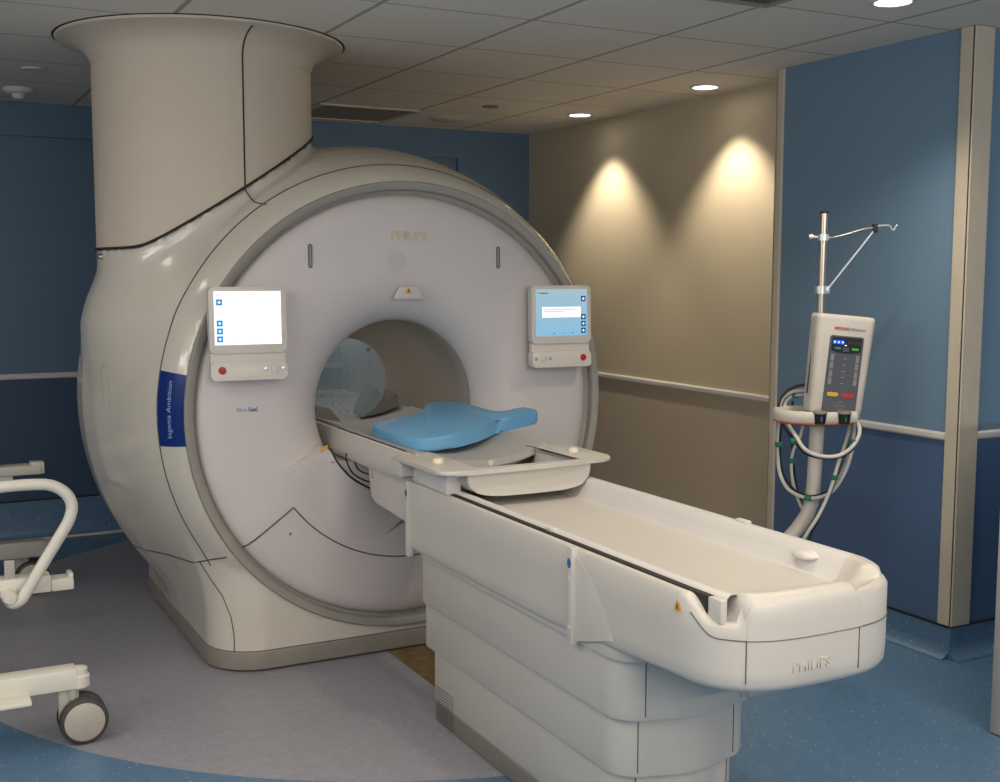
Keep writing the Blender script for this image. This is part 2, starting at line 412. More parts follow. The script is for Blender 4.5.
def sdf(x, y, z):
    dx, dz = x - XB, z - Z0
    a = np.interp(y, PY, PR); bt = np.interp(y, PY, PB)
    b = np.where(dz > 0, bt, a)
    rho = np.sqrt((dx / a) ** 2 + (dz / b) ** 2)
    f = (rho - 1) * np.minimum(a, b)
    f = f * .80
    f = np.maximum(f, y - 6.05)
    f = np.maximum(f, 4.325 - y)
    # column stub
    g = np.maximum(np.sqrt((x - CX) ** 2 + (y - CY) ** 2) - CR, (z - cutz(x)) * .84)
    g = np.maximum(g, .7 - z)
    f = smin(f, g, .015 + (.06 + .20 * np.clip((1.25 - x) / .35, 0, 1)) * np.clip((cutz(x) - z) / .30, 0, 1) * np.clip((z - 1.0) / .45, 0, 1))
    # base block
    rc = .20
    qx = np.abs(dx) - (.80 - rc); qy = np.abs(y - 5.1) - (.765 - rc)
    h = np.sqrt(np.maximum(qx, 0) ** 2 + np.maximum(qy, 0) ** 2) + np.minimum(np.maximum(qx, qy), 0) - rc
    h = np.maximum(h, z - .50)
    kk = .10 * np.clip((y - 4.36) / .15, 0.06, 1)
    f = smin(f, h, kk)
    f = np.maximum(f, .02 - z)
    rr = np.sqrt(dx ** 2 + dz ** 2)
    f = np.maximum(f, np.where(y < 4.62, np.minimum(.886 - rr, 1.), .37 - rr))
    return f

def body_mesh():
    import openvdb
    h = .02; o = np.array([.55, 4.25, -.04]); n = (132, 95, 116)
    gx, gy, gz = np.meshgrid(*[o[i] + h * np.arange(n[i]) for i in range(3)], indexing='ij')
    F = sdf(gx, gy, gz).astype(np.float32)
    g = openvdb.FloatGrid(3 * h); g.copyFromArray(np.clip(F / h, -3, 3).astype(np.float32)); g.gridClass = openvdb.GridClass.LEVEL_SET if hasattr(openvdb, 'GridClass') else g.gridClass
    try: pts, quads = g.convertToQuads(0.)
    except TypeError: pts, quads = g.convertToQuads(isovalue=0.)
    P = o + h * np.array(pts, float)
    for _ in range(4):
        e = 1e-3; f = sdf(*P.T)
        G = np.stack([(sdf(P[:, 0] + e, P[:, 1], P[:, 2]) - sdf(P[:, 0] - e, P[:, 1], P[:, 2])), (sdf(P[:, 0], P[:, 1] + e, P[:, 2]) - sdf(P[:, 0], P[:, 1] - e, P[:, 2])), (sdf(P[:, 0], P[:, 1], P[:, 2] + e) - sdf(P[:, 0], P[:, 1], P[:, 2] - e))], 1) / (2 * e)
        gn = np.maximum((G ** 2).sum(1), .2)
        st = np.clip(f / gn, -.012, .012)
        P = P - G * st[:, None]
    return P, np.array(quads)

def onto(p, lift=0.):
    P = np.array(p, float)
    for _ in range(12):
        e = 1e-3; f = float(sdf(*P))
        G = np.array([float(sdf(*(P + d)) - sdf(*(P - d))) for d in np.eye(3) * e]) / (2 * e)
        P = P - G * (f / max(G @ G, .2))
    G = G / max(np.linalg.norm(G), 1e-6)
    return Vector(P + G * lift)

mri = thing('mri_scanner', 'large white MRI scanner with round bore and ceiling column', 'mri scanner', (X0, 5.1, 0))
P, Q = body_mesh()
bm = B(); vs = [bm.verts.new(p) for p in P]
for q in Q:
    try: bm.faces.new([vs[i] for i in q])
    except ValueError: pass
def bis(co, no):
    bmesh.ops.bisect_plane(bm, geom=bm.verts[:] + bm.edges[:] + bm.faces[:], plane_co=co, plane_no=no, dist=1e-5)
bis((0, 4.45, 0), (0, 1, 0))
SEAML = lambda x: .43 + .30 * (min(x, 2 * X0 - x) - .95) if min(x, 2 * X0 - x) > .95 else .43 - .10 * (.95 - min(x, 2 * X0 - x))
bis((.95, 0, .43), (-.30, 0, 1)); bis((2 * X0 - .95, 0, .43), (.30, 0, 1))
bis((0, 0, .085), (0, 0, 1))
bmesh.ops.recalc_face_normals(bm, faces=bm.faces)
groups = {'main_cover': [], 'front_bezel': [], 'base_cover': [], 'skirt_in': []}
for f in bm.faces:
    c = f.calc_center_median(); d = min(c.x, 2 * X0 - c.x)
    s = .43 + .30 * (d - .95)
    if c.z < .085: groups['skirt_in'].append(f)
    elif c.z < s and c.z < .75: groups['base_cover'].append(f)
    elif c.y < 4.45: groups['front_bezel'].append(f)
    else: groups['main_cover'].append(f)
def sub(faces):
    nb = B(); mp = {}
    for f in faces:
        l = []
        for v in f.verts:
            if v not in mp: mp[v] = nb.verts.new(v.co)
            l.append(mp[v])
        nb.faces.new(l)
    return nb
main = obj('main_cover', sub(groups['main_cover']), COVER, mri, 60)
bez = obj('front_bezel', sub(groups['front_bezel']), COVER, mri, 60)
base = obj('base_cover', sub(groups['base_cover']), COVER, mri, 60)
bm.free()
# grey plinth band
def base_plan(off, n=10):
    return rrect(XB - .80 - off, XB + .80 + off, 4.335 - off, 5.865 + off, .20 + off, n)
bm = B(); loft(bm, [[(x, y, z) for x, y in base_plan(o_)] for z, o_ in ((0.001, -.012), (.012, .004), (.074, .006), (.082, .002))])
obj('plinth', bm, SKIRT, mri, 40)
# seams as thin dark joints lying in the surface
def seamline(name, pts, r=.0028, m=SEAM, proj=True, n=6):
    b = B(); tube(b, [onto(p, .0008) for p in pts] if proj else pts, r, 6); return obj(name, b, m, mri)
arc = lambda r, y, a0, a1, n, cx=X0: [(cx + r * math.cos(math.radians(a0 + (a1 - a0) * k / n)), y, Z0 + r * math.sin(math.radians(a0 + (a1 - a0) * k / n))) for k in range(n + 1)]
seamline('cover_joint', arc(.979, 4.45, -37, 217, 120, XB))
for sgn in (1, -1):
    pp = [(X0 - sgn * (X0 - x), y, z) for x, y, z in [(1.145, 4.335, .488), (1.08, 4.36, .455), (1.02, 4.40, .428), (.965, 4.45, .405), (.93, 4.52, .385), (.90, 4.62, .368), (.88, 4.75, .36), (.86, 4.9, .358), (.85, 5.1, .36), (.85, 5.3, .37), (.87, 5.5, .39), (.9, 5.7, .41)]]
    seamline('base_joint', pp, .0032)
    seamline('corner_joint', [(X0 - sgn * (X0 - x), y, z) for x, y, z in [(.965, 4.45, .405), (1.0, 4.42, .35), (1.07, 4.395, .30), (1.115, 4.385, .22), (1.125, 4.38, .15), (1.125, 4.38, .085)]], .0022)
seamline('column_joint', [(1.249, 4.54, 1.885), (1.255, 4.52, 1.865), (1.27, 4.49, 1.83), (1.30, 4.46, 1.805), (1.32, 4.45, 1.79)], .003)
seamline('column_joint', [(2 * X0 - 1.27, 4.49, 1.83), (2 * X0 - 1.30, 4.46, 1.805), (2 * X0 - 1.32, 4.45, 1.79)], .003)
# ceiling column: lower edge follows the slanted cut
def column_part(a0, a1, n):
    b = B(); angs = [math.radians(a0 + (a1 - a0) * k / n) for k in range(n + 1)]
    rows = []
    for t in (0, .02, .25, .5, .75, 1):
        row = []
        for a in angs:
            x, y = CX + CR * math.cos(a), CY + CR * math.sin(a); zb = float(cutz(x)) + .004
            row.append((x, y, zb + (2.39 - zb) * t))
        rows.append(row)
    for r_, z in ((.449, 2.405), (.456, 2.425), (.469, 2.445), (.492, 2.464), (.523, 2.479), (.556, 2.488), (.580, 2.494), (.584, 2.503)):
        k_ = r_ if z < 2.4 else r_
        rows.append([(CX + k_ * math.cos(a), CY + k_ * math.sin(a), z) for a in angs])
    loft(b, rows, closed=False, caps=False)
    return b
A1 = -84.0
obj('column_cover', column_part(A1, A1 + 130, 48), COLUMN, mri, 40)
obj('column_cover', column_part(A1 + 130, A1 + 360, 84), COLUMN, mri, 40)
b = B(); a = math.radians(A1)
pr = [(CR, 1.885), (CR, 2.1), (CR, 2.30), (CR, 2.39), (.449, 2.405), (.456, 2.425), (.469, 2.445), (.492, 2.464), (.523, 2.479), (.556, 2.488)]
tube(b, [(CX + r_ * math.cos(a), CY + r_ * math.sin(a), z) for r_, z in pr], .0035, 6); obj('column_joint', b, DARKGAP, mri)
b = B(); tube(b, [(CX + (CR + .0025) * math.cos(q), CY + (CR + .0025) * math.sin(q), float(cutz(CX + CR * math.cos(q))) + .004) for q in [2 * PI * k / 120 for k in range(120)]], .005, 6, closed=True); obj('column_joint', b, DARKGAP, mri)
b = B(); spin(b, [(.57, 2.503), (.592, 2.5045), (.592, 2.5055), (.57, 2.5055)], (CX, CY, 0), (0, 0, 1), 96); obj('ceiling_collar', b, DARKGAP, mri)
b = B(); tube(b, [(CX + (CR + .0005) * math.cos(q), CY + (CR + .0005) * math.sin(q), 2.39) for q in [2 * PI * k / 120 for k in range(120)]], .0018, 6, closed=True); obj('column_joint', b, COVER, mri)

# grey channel ring, face panels, bore
bm = B(); ylathe(bm, [(.906, 4.36), (.906, 4.324), (.902, 4.319), (.876, 4.321), (.872, 4.326), (.870, 4.352), (.84, 4.362)], n=160, cx=XB)
obj('ring_channel', bm, RING, mri, 50)
fp = [(.852, 4.362), (.851, 4.350), (.845, 4.338), (.832, 4.326), (.80, 4.314), (.75, 4.309), (.66, 4.307), (.611, 4.307)]
bm = B(); ylathe(bm, fp, -36.5, 216.5, 180); 
obj('upper_face_panel', bm, FACE, mri, 50)
bm = B(); ylathe(bm, fp, 217, 323, 120); k = len(bm.faces)
obj('lower_face_panel', bm, FACE, mri, 50)
fi = [(.611, 4.307), (.58, 4.307), (.55, 4.308), (.51, 4.313), (.47, 4.324), (.435, 4.341), (.405, 4.363), (.38, 4.390), (.362, 4.418), (.353, 4.44), (.35, 4.46)]
bm = B(); ylathe(bm, fi, 0, 360, 144); obj('bore_flare', bm, FACE, mri, 60)
bm = B(); ylathe(bm, [(.35, 4.46), (.352, 4.463)] + [(.35, 4.466 + .1 * i) for i in range(16)] + [(.35, 6.05), (.37, 6.07), (.40, 6.075)], 0, 360, 128); obj('bore_liner', bm, BORE, mri, 60)
b = B(); tube(b, arc(.6105, 4.3065, 217, 323, 60), .0028, 6); obj('panel_joint', b, SEAM, mri)
for a_ in (216.75, 323.25):
    ca, sa = math.cos(math.radians(a_)), math.sin(math.radians(a_))
    b = B(); tube(b, [(X0 + r_ * ca, y - .0005, Z0 + r_ * sa) for r_, y in fp[1:]], .0032, 6); obj('panel_joint', b, SEAM, mri)
# lock screw on the lower panel
b = B(); spin(b, [(.0001, .003), (.011, .003), (.012, 0), (.0001, 0)], (1.334, 4.309, .545), (0, -1, 0), 20); k = len(b.faces); spin(b, [(.0001, .005), (.004, .005), (.004, .003), (.0001, .003)], (1.334, 4.309, .545), (0, -1, 0), 12); setmat(b, k, 1); obj('lock_screw', b, [FACE, BLACK], mri)
# slots
for sx in (1.431, 2.243):
    b = B(); prism(b, rrect(sx - .008, sx + .008, 1.572, 1.664, .0075), .004, .001, at=lambda u, v, w: (u, 4.3085 - w, v)); k = len(b.faces)
    prism(b, rrect(sx - .004, sx + .004, 1.578, 1.658, .0035), .001, at=lambda u, v, w: (u, 4.3046 - w, v)); setmat(b, k, 1); obj('slot', b, [RING, SEAM], mri)
# logo, small marks
at_face = lambda cx, cz: (lambda u, v, w: (cx + u, 4.3062 - w, cz + v))
obj('wordmark', text_bm('PHILIPS', .049, at_face(X0 + .006, 1.699), .0008, .0016), GOLD, mri, 0)
obj('wordmark', text_bm('Blue', .0225, at_face(1.153, 1.038), .0005), GREYTXT, mri, 0)
obj('wordmark', text_bm('Seal', .0225, at_face(1.196, 1.038), .0005, .0005), BLUETXT, mri, 0)
b = B(); prism(b, [(X0 - .066, -.026), (X0 + .066, -.026), (X0 + .042, .022), (X0 - .042, .022)], .012, .003, at=lambda u, v, w: (u, 4.309 - w * max(.2, (v + .04) / .062), 1.476 + v)); obj('warning_boss', b, FACE, mri)
b = B(); prism(b, [(X0 - .017, -.011), (X0 + .009, -.011), (X0 - .004, .013)], .001, at=lambda u, v, w: (u, 4.2955 - w, 1.484 + v)); k = len(b.faces)
prism(b, [(X0 - .0055, -.007), (X0 - .0025, -.007), (X0 - .0025, .005), (X0 - .0055, .005)], .0006, at=lambda u, v, w: (u, 4.2944 - w, 1.484 + v)); setmat(b, k, 1)
obj('warning_mark', b, [YEL, BLACK], mri, 0)
b = B(); spin(b, [(.0001, .0003), (.041, .0003), (.041, 0), (.0001, 0)], (1.79, 4.3069, 1.60), (0, -1, 0), 40); obj('sensor_disc', b, mat('sensor_face', (198, 191, 191), .45), mri, 20)
# blue label on the bezel with its lettering
def bez_map(u, v, w=0.):      # u along the ring upwards, v across (0 at channel .. 1 at joint)
    y = 4.333 + (4.446 - 4.333) * v; r_ = rprof(y) + .0018 + w; th = PI - u / .95
    return (XB + r_ * math.cos(th), y - .0012 - w, Z0 + r_ * math.sin(th))
b = B(); loft(b, [[bez_map(-.108 + .28 * i / 24, j / 8.) for j in range(9)] for i in range(25)], closed=False, caps=False); lab = obj('model_label', b, NAVY, mri, 60)
obj('lettering', text_bm('Ingenia Ambition', .032, lambda u, v, w: bez_map(u + .032, .50 + v / .13, .0012), .0), LABELTXT, lab, 0)
# oval cover plug on the left flank
pc = onto((.72, 4.82, 1.10)); b = B(); pts = []
for k in range(28):
    q = 2 * PI * k / 28; dy = .032 * math.cos(q); dz = .032 * math.sin(q) + (.055 if math.sin(q) > 0 else -.055)
    pts.append(onto((pc.x, pc.y + dy, pc.z + dz), .001))
tube(b, pts, .0025, 6, closed=True); obj('oval_plug', b, mat('plug_line', (176, 170, 158), .4), mri)
# ceiling-side cable guard peg under the column edge
b = B(); spin(b, [(.0001, .02), (.011, .018), (.012, 0), (.0001, 0)], (CX - CR * .985, CY - .07, 1.618), (-1, -.15, 0), 16); obj('peg', b, STEEL, mri)

# control displays
ICON = emit('icon_blue', (40, 150, 215), 1.0)
ICOND = emit('icon_navy', (40, 96, 150), .75)
SCRW = emit('screen_white', (250, 253, 255), 1.5)
WHITEG = emit('screen_pure', (255, 255, 255), 1.35)
def screen_blue():
    m = bpy.data.materials.new('screen_blue'); m.use_nodes = True; nt = m.node_tree; nt.nodes.remove(nt.nodes['Principled BSDF'])
    e = nt.nodes.new('ShaderNodeEmission'); g = nt.nodes.new('ShaderNodeTexCoord'); s = nt.nodes.new('ShaderNodeSeparateXYZ'); r = nt.nodes.new('ShaderNodeValToRGB')
    nt.links.new(g.outputs['Generated'], s.inputs[0]); nt.links.new(s.outputs['Z'], r.inputs['Fac']); nt.links.new(r.outputs['Color'], e.inputs['Color'])
    r.color_ramp.elements[0].color = lin((150, 205, 238)); r.color_ramp.elements[1].color = lin((178, 208, 220))
    e.inputs['Strength'].default_value = .85
    nt.links.new(e.outputs[0], nt.nodes['Material Output'].inputs['Surface']); return m
SCRB = screen_blue()
FAINT = emit('faint_blue', (150, 200, 225), 1.0)
def display(xl, left, label):
    w = .290; yf = 4.235; xr = xl + w
    fl = (lambda x: x) if left else (lambda x: xl + xr - x)     # mirror the layout for the right unit
    # upper tablet leans back a little
    def up(u, v, d): return (u, yf - d * 1.0 + (v - 1.245) * .02, v)
    b = B(); prism(b, rrect(xl, xr, 1.258, 1.502, .014), .030, .005, at=lambda u, v, d: (u, yf + .030 - d + (v - 1.245) * .03, v))
    k = len(b.faces); box(b, xl + .03, xr - .03, yf + .03, 4.312, 1.28, 1.46); setmat(b, k, 1)
    d = obj('control_display', b, [MONI, MONB], mri, 30, label=label)
    b = B(); prism(b, rrect(xl + .004, xr - .004, 1.215, 1.262, .006), .022, .004, at=lambda u, v, q: (u, yf + .032 - q, v))
    obj('hinge_cover', b, MONB, d)
    b = B(); prism(b, rrect(xl + .002, xr - .002, 1.158, 1.226, .012), .040, .006, at=lambda u, v, q: (u, yf + .038 - q - (1.226 - v) * .12, v)); k = len(b.faces)
    box(b, xl + .04, xr - .04, yf + .03, 4.312, 1.17, 1.21)
    obj('button_bar', b, MONB, d)
    scr = lambda x, z, e=0.: (x, yf - .0012 - e + (z - 1.245) * .03, z)
    xa, xb = (xl + .019, xr - .021) if left else (xl + .020, xr - .019)
    za, zb = 1.290, 1.486
    def patch(bm, x0, x1, z0, z1, e): bm.faces.new([bm.verts.new(scr(*p, e)) for p in ((x0, z0), (x1, z0), (x1, z1), (x0, z1))])
    b = B(); patch(b, xa, xb, za, zb, 0); obj('screen', b, SCRW if left else SCRB, d, 0)
    icons = (1.446, 1.369, 1.340, 1.311)
    gm = [ICON if left else ICOND, WHITEG, FAINT if left else ICOND]
    def graphic(name, *rects):      # (x0, x1, z0, z1, lift, colour)
        b = B()
        for i, q in enumerate(rects):
            k = len(b.faces); patch(b, *q[:5]); setmat(b, k, q[5])
        obj(name, b, gm, d, 0)
    for zc in icons:
        xc = xa + .019 if left else xb - .019
        graphic('screen_icon', (xc - .0115, xc + .0115, zc - .0115, zc + .0115, .0006, 0), (xc - .005, xc + .005, zc - .002, zc + .002, .0010, 1), (xc - .002, xc + .002, zc - .005, zc + .005, .0012, 1))
    xq = xa + .085
    for i, dx in enumerate((0, .045, .09)): graphic('status_mark', (xq + dx, xq + dx + (.006 if i != 1 else .004), 1.2985, 1.303, .0008, 2))
    if left: graphic('title_text', (xb - .065, xb - .012, 1.452, 1.4545, .0008, 2)); graphic('title_mark', (xa + .012, xa + .018, 1.470, 1.474, .0008, 0)); graphic('title_mark', (xa + .045, xa + .048, 1.468, 1.474, .0008, 0))
    else:
        graphic('title_text', (xa + .018, xa + .058, 1.468, 1.472, .0008, 2)); graphic('title_mark', (xa + .008, xa + .013, 1.468, 1.473, .0008, 2))
        graphic('message_box', (xa + .03, xb - .032, 1.368, 1.412, .0006, 1), (xa + .036, xb - .042, 1.400, 1.4022, .0010, 2), (xa + .036, xb - .112, 1.392, 1.3942, .0010, 2))
    yb = yf - .0005 - .004
    b = B(); spin(b, [(.0001, .010), (.011, .009), (.014, .004), (.015, -.004), (.0001, -.004)], (fl(xl + .042), yb, 1.196), (0, -1, 0), 24); obj('stop_button', b, RED, d, label='round red stop button')
    for q, s in ((.205, .008), (.272, .008)):
        b = B(); spin(b, [(.0001, .005), (s, .004), (s + .001, -.004), (.0001, -.004)], (fl(xl + q), yb, 1.196), (0, -1, 0), 20); obj('key', b, SILV, d)
    b = B(); prism(b, rrect(fl(xl + .239) - .013, fl(xl + .239) + .013, 1.183, 1.209, .006), .010, .003, at=lambda u, v, q: (u, yb + .004 - q, v)); obj('key', b, MONB, d)
display(1.022, True, 'left bedside display with bright white screen')
display(2.366, False, 'right bedside display with pale blue screen')
# table dock below the bore: raised collar and black hoses
def dock_collar(sg):
    b = B(); rows = []
    gap = [(1.484, .877), (1.512, .82), (1.565, .757), (1.635, .711), (1.70, .69), (1.85, .685)]
    for i in range(29):
        x = 1.275 + .56 * i / 28
        zt = .783 + (x - 1.275) * .45 if x < 1.484 else float(np.interp(x, [g[0] for g in gap], [g[1] for g in gap]))
        hx = min(1., max(0, (x - 1.275) / .22)) ** 1.1 * min(1., max(0., (1.82 - x) / .26)); row = []; ext = .12 + .20 * hx
        row.append((X0 + sg * (X0 - x), 4.40, zt))
        for j in range(13):
            t = j / 12; z = zt - ext * t; h = .050 * hx * (1 - t) ** 1.6 - .003 * t - (.002 if i == 0 else 0)
            row.append((X0 + sg * (X0 - x), 4.3065 - h, z))
        rows.append(row)
    loft(b, rows, closed=False, caps=False); obj('dock_collar', b, FACE, mri, 50)
    b = B(); tube(b, catmull([(X0 + sg * (X0 - x), 4.255, z) for x, z in gap], 6), .0032, 6); obj('dock_joint', b, DARKGAP, mri)
dock_collar(-1); dock_collar(1)
b = B(); gp = [(1.488, .879), (1.515, .822), (1.567, .759), (1.637, .713), (1.70, .692)]; prism(b, gp + [(2 * X0 - x, z) for x, z in reversed(gp)], .30, .004, at=lambda u, v, w: (u, 4.56 - w, min(v, .82))); obj('dock_panel', b, TABLE, mri, 40)
b = B(); tube(b, catmull([(1.530, 4.20, .862), (1.528, 4.20, .84), (1.545, 4.2, .795), (1.575, 4.2, .765), (1.61, 4.17, .748), (1.64, 4.1, .745)], 6), .0035, 8); obj('dock_hose', b, BLACK, mri)
b = B(); tube(b, catmull([(1.555, 4.19, .85), (1.565, 4.19, .81), (1.59, 4.19, .785), (1.63, 4.12, .775)], 6), .003, 8); obj('dock_hose', b, BLACK, mri)
b = B(); prism(b, [(1.447, .866), (1.475, .874), (1.475, .890), (1.447, .882)], .002, at=lambda u, v, w: (u, 4.262 - w, v)); obj('caution_tag', b, YEL, mri, 0)

# ------------------------------------------------------------------ patient table
tab = thing('patient_table', 'long white scanner table with stepped pedestal and rounded end', 'scanner table', (X0, 2.9, 0))
PX = X0 - .026
def ped_ring(hw, y0, y1, r, z, bulge=.03, n=7):
    out = []; X0 = PX
    for cx, cy, a in ((X0 + hw - .01, y1 - .01, 0), (X0 - hw + .01, y1 - .01, 90)):
        for k in range(3):
            t = math.radians(a + 45 * k); out.append((cx + .01 * math.cos(t), cy + .01 * math.sin(t), z))
    for k in range(n + 1):
        t = math.radians(180 + 90 * k / n); out.append((X0 - hw + r + r * math.cos(t), y0 + r + r * math.sin(t), z))
    for k in range(1, 8):
        s = k / 8; out.append((X0 - hw + r + 2 * (hw - r) * s, y0 - bulge * 4 * s * (1 - s), z))
    for k in range(n + 1):
        t = math.radians(270 + 90 * k / n); out.append((X0 + hw - r + r * math.cos(t), y0 + r + r * math.sin(t), z))
    return out
def ped(name, hw, y0, y1, z0, z1, m=TABLE):
    b = B(); loft(b, [ped_ring(hw - .012, y0 + .012, y1 - .004, .085, z0 + .0), ped_ring(hw - .003, y0 + .003, y1, .09, z0 + .0015), ped_ring(hw, y0, y1, .09, z0 + .008), ped_ring(hw, y0, y1, .09, z1 - .004), ped_ring(hw - .004, y0 + .004, y1 - .003, .09, z1)])
    return obj(name, b, m, tab, 35)
ped('kick_plate', .194, 2.405, 3.575, .002, .072, SKIRT)
ped('pedestal_tier', .197, 2.40, 3.58, .073, .262)
ped('pedestal_tier', .214, 2.375, 3.615, .258, .424)
ped('pedestal_tier', .232, 2.35, 3.60, .420, .585)
ped('pedestal_tier', .246, 2.33, 3.58, .582, .70)
def ped_y(dx, hw, y0, r=.09, bulge=.03):
    a = hw - r
    if abs(dx) > a: return y0 + r - math.sqrt(max(0, r * r - (abs(dx) - a) ** 2))
    q = (dx + a) / (2 * a); return y0 - bulge * 4 * q * (1 - q)
for hw, y0, z0, z1, xs in ((.197, 2.40, .073, .258, (-.150, .145)), (.214, 2.375, .27, .42, (-.163, .14)), (.232, 2.35, .43, .60, (-.163, .14))):
    for dx in xs:
        yv = ped_y(dx, hw, y0); b = B(); box(b, PX + dx - .0012, PX + dx + .0012, yv - .0012, yv + .01, z0 + .004, z1 - .004); obj('panel_joint', b, SEAM, tab, 0)
# vent perforations at the far lower corner of the left side
b = B()
for i in range(14):
    for j in range(11):
        y = 3.565 - i * .0105; z = .012 + j * .0115
        b.faces.new([b.verts.new((X0 - .2235, y + dy, z + dz)) for dy, dz in ((0, 0), (-.007, 0), (-.007, .005), (0, .005))])
obj('vent_holes', b, SEAM, tab, 0)

# main shell: plan outline with rounded nose, lofted downwards
def plan(off, z, lift=0., ncorner=10):
    hw = .281 - off; y1 = 3.655 - off * .3; yn = 2.135; r = .155
    pts = [(X0 + hw, y1), (X0 + hw, 3.2), (X0 + hw, 2.7)]
    nose = []
    for k in range(41):     # superellipse nose from right to left
        t = PI * k / 40; c, s = math.cos(t), math.sin(t)
        nose.append((X0 + hw * math.copysign(abs(c) ** .62, c), yn - (.225 - off) * abs(s) ** .74))
    pts += nose + [(X0 - hw, 2.7), (X0 - hw, 3.2), (X0 - hw, y1)]
    return [(x, y, z) for x, y in pts]
def sidez(z_far, z_near):
    return lambda y: z_near if y < 2.25 else (z_far if y > 2.6 else z_near + (z_far - z_near) * (y - 2.25) / .35)
def sstep(t): t = max(0., min(1., t)); return t * t * (3 - 2 * t)
def planz(off, zt, frac, dip=True):   # frac 0 = top edge, 1 = bottom edge; the rim dips at the left nose corner
    lowz = sidez(.59, .628); out = []
    for x, y, _ in plan(off, 0):
        zb = lowz(y); z1 = zt
        if dip: z1 -= .050 * sstep((2.085 - y) / .075) * sstep((X0 - .200 - x) / .012)
        out.append((x, y, z1 + (zb - zt) * frac))
    return out
b = B()
rg = [planz(.045, .80, 0, False), planz(.038, .828, 0), planz(.020, .838, 0), planz(.006, .836, 0), planz(0, .826, 0), planz(0, .826, .35, False), planz(0, .826, .75, False), planz(.002, .826, .90, False), planz(.010, .826, .97, False), planz(.024, .826, 1.0, False), planz(.06, .826, 1.04, False), planz(.10, .826, 1.10, False)]
# the left rim dips beside the slot towards the nose; keep the rim low around the front lip
loft(b, rg, closed=True, caps=False)
b.faces.new([b.verts.new(p) for p in plan(.10, .575)][::-1]) if False else None
obj('side_shell', b, TABLE, tab, 50)
b = B(); loft(b, [planz(.05, .80, 0), planz(.05, .79, 0)], caps=True); obj('shell_deck', b, TABLE, tab, 40)
# hanging boss below the nose
b = B(); loft(b, [[(X0 + sx * w_, y, z) for sx, y in ((-1, 2.06 + o_), (1, 2.06 + o_), (1, 2.40), (-1, 2.40))] for z, w_, o_ in ((.66, .15, -.06), (.61, .14, -.045), (.565, .10, -.0), (.56, .09, .01))])
obj('nose_boss', b, TABLE, tab, 40)
# joints on the nose
def nose_pt(x, z, lift=.0006):
    c = max(-1, min(1, (x - X0) / .281)); c2 = math.copysign(abs(c) ** (1 / .62), c); s = math.sqrt(max(0, 1 - c2 * c2))
    return Vector((x, 2.135 - .225 * s ** .74 - lift, z))
def shell_path():
    out = []
    for x, y, _ in plan(-.0006, 0):
        if y > 2.075: continue
        t = (2.075 - y) / .08
        out.append((x, y, .752 + (.052 if x < X0 else .05) * (1 - sstep(t))))
    return out
b = B(); tube(b, [Vector(p) for p in shell_path()], .0014, 6); obj('nose_joint', b, SEAM, tab)
for xs in (X0 - .208, X0 + .092):
    b = B(); tube(b, [nose_pt(xs, z) for z in (.752, .72, .69, .655)], .0014, 6); obj('nose_joint', b, SEAM, tab)
b = text_bm('PHILIPS', .034, lambda u, v, w: tuple(nose_pt(X0 - .05 + u, .686 + v, w)), .003, .0008); obj('wordmark', b, TABLE, tab, 0, label='raised white brand lettering on the table nose')

# trough (tray) inside the shell
def tray_prof(y):
    return [(-.236, .80), (-.236, .838), (-.228, .846), (-.214, .846), (-.196, .835), (-.180, .806), (-.165, .798), (-.08, .793), (.08, .793), (.172, .796), (.200, .804), (.216, .832), (.228, .854), (.240, .860), (.262, .860), (.274, .853), (.279, .838), (.279, .80)]
b = B()
ys = [2.10, 2.2, 2.5, 3.0, 3.4, 3.66]
loft(b, [[(X0 + x, y, z) for x, z in tray_prof(y)] for y in ys], closed=False, caps=False)
lp = tray_prof(2.)[:8]; loft(b, [[(X0 + x + e_, y, z) for x, z in lp] for y, e_ in ((2.10, 0), (2.04, .002), (1.99, .008))], closed=False, caps=False)
obj('trough', b, TRAYM, tab, 50)
# right wall continues round the nose corner
b = B(); rings = []
for k in range(9):
    q = math.radians(90 * k / 8 * .72); cx, cy = X0 + .279 - .13, 2.10
    row = []
    for x, z in [(.190, .795), (.201, .805), (.216, .832), (.228, .854), (.240, .860), (.262, .860), (.274, .853), (.279, .838), (.279, .79)]:
        rr = x - (.279 - .13); zz = z if k < 7 else .80 + (z - .80) * (.9 if k == 7 else .35)
        row.append((cx + rr * math.cos(q), cy - rr * math.sin(q) * 1.15, zz))
    rings.append(row)
loft(b, rings); obj('corner_rim', b, TABLE, tab, 50)
# raised front lip
b = B(); rings = []
for k in range(33):
    s = k / 32; x = -.207 + .305 * s; px = X0 + x
    yo = nose_pt(px, 0).y - .0005; e = min(s, 1 - s) * .305; ramp = .45 + .55 * math.sqrt(max(0, 1 - (1 - min(1, e / .018)) ** 2))
    zt = .79 + (.852 - .79) * ramp; hh = zt - .79
    rings.append([(px, yo + .150, .79), (px, yo + .125, .79 + hh * .12), (px, yo + .100, .79 + hh * .45), (px, yo + .078, .79 + hh * .80), (px, yo + .055, .79 + hh * .97), (px, yo + .038, zt), (px, yo + .020, .79 + hh * .95), (px, yo + .008, .79 + hh * .80), (px, yo + .0005, .79 + hh * .45), (px, yo - .0008, .79), (px, yo - .0008, .753), (px, yo + .01, .752)])
loft(b, rings); obj('front_lip', b, TABLE, tab, 50)
# black slot along the left edge, with rail clips
b = B(); box(b, X0 - .252, X0 - .234, 2.03, 3.62, .80, .8385); obj('rail_slot', b, DARKGAP, tab, 0)
b = B(); box(b, X0 - .250, X0 - .232, 1.985, 2.03, .785, .838, .002); obj('slot_end', b, TABLE, tab)
for y in (2.74, ): 
    b = B(); box(b, X0 - .243, X0 - .222, y, y + .03, .838, .850, .003); obj('rail_clip', b, TRAYM, tab)
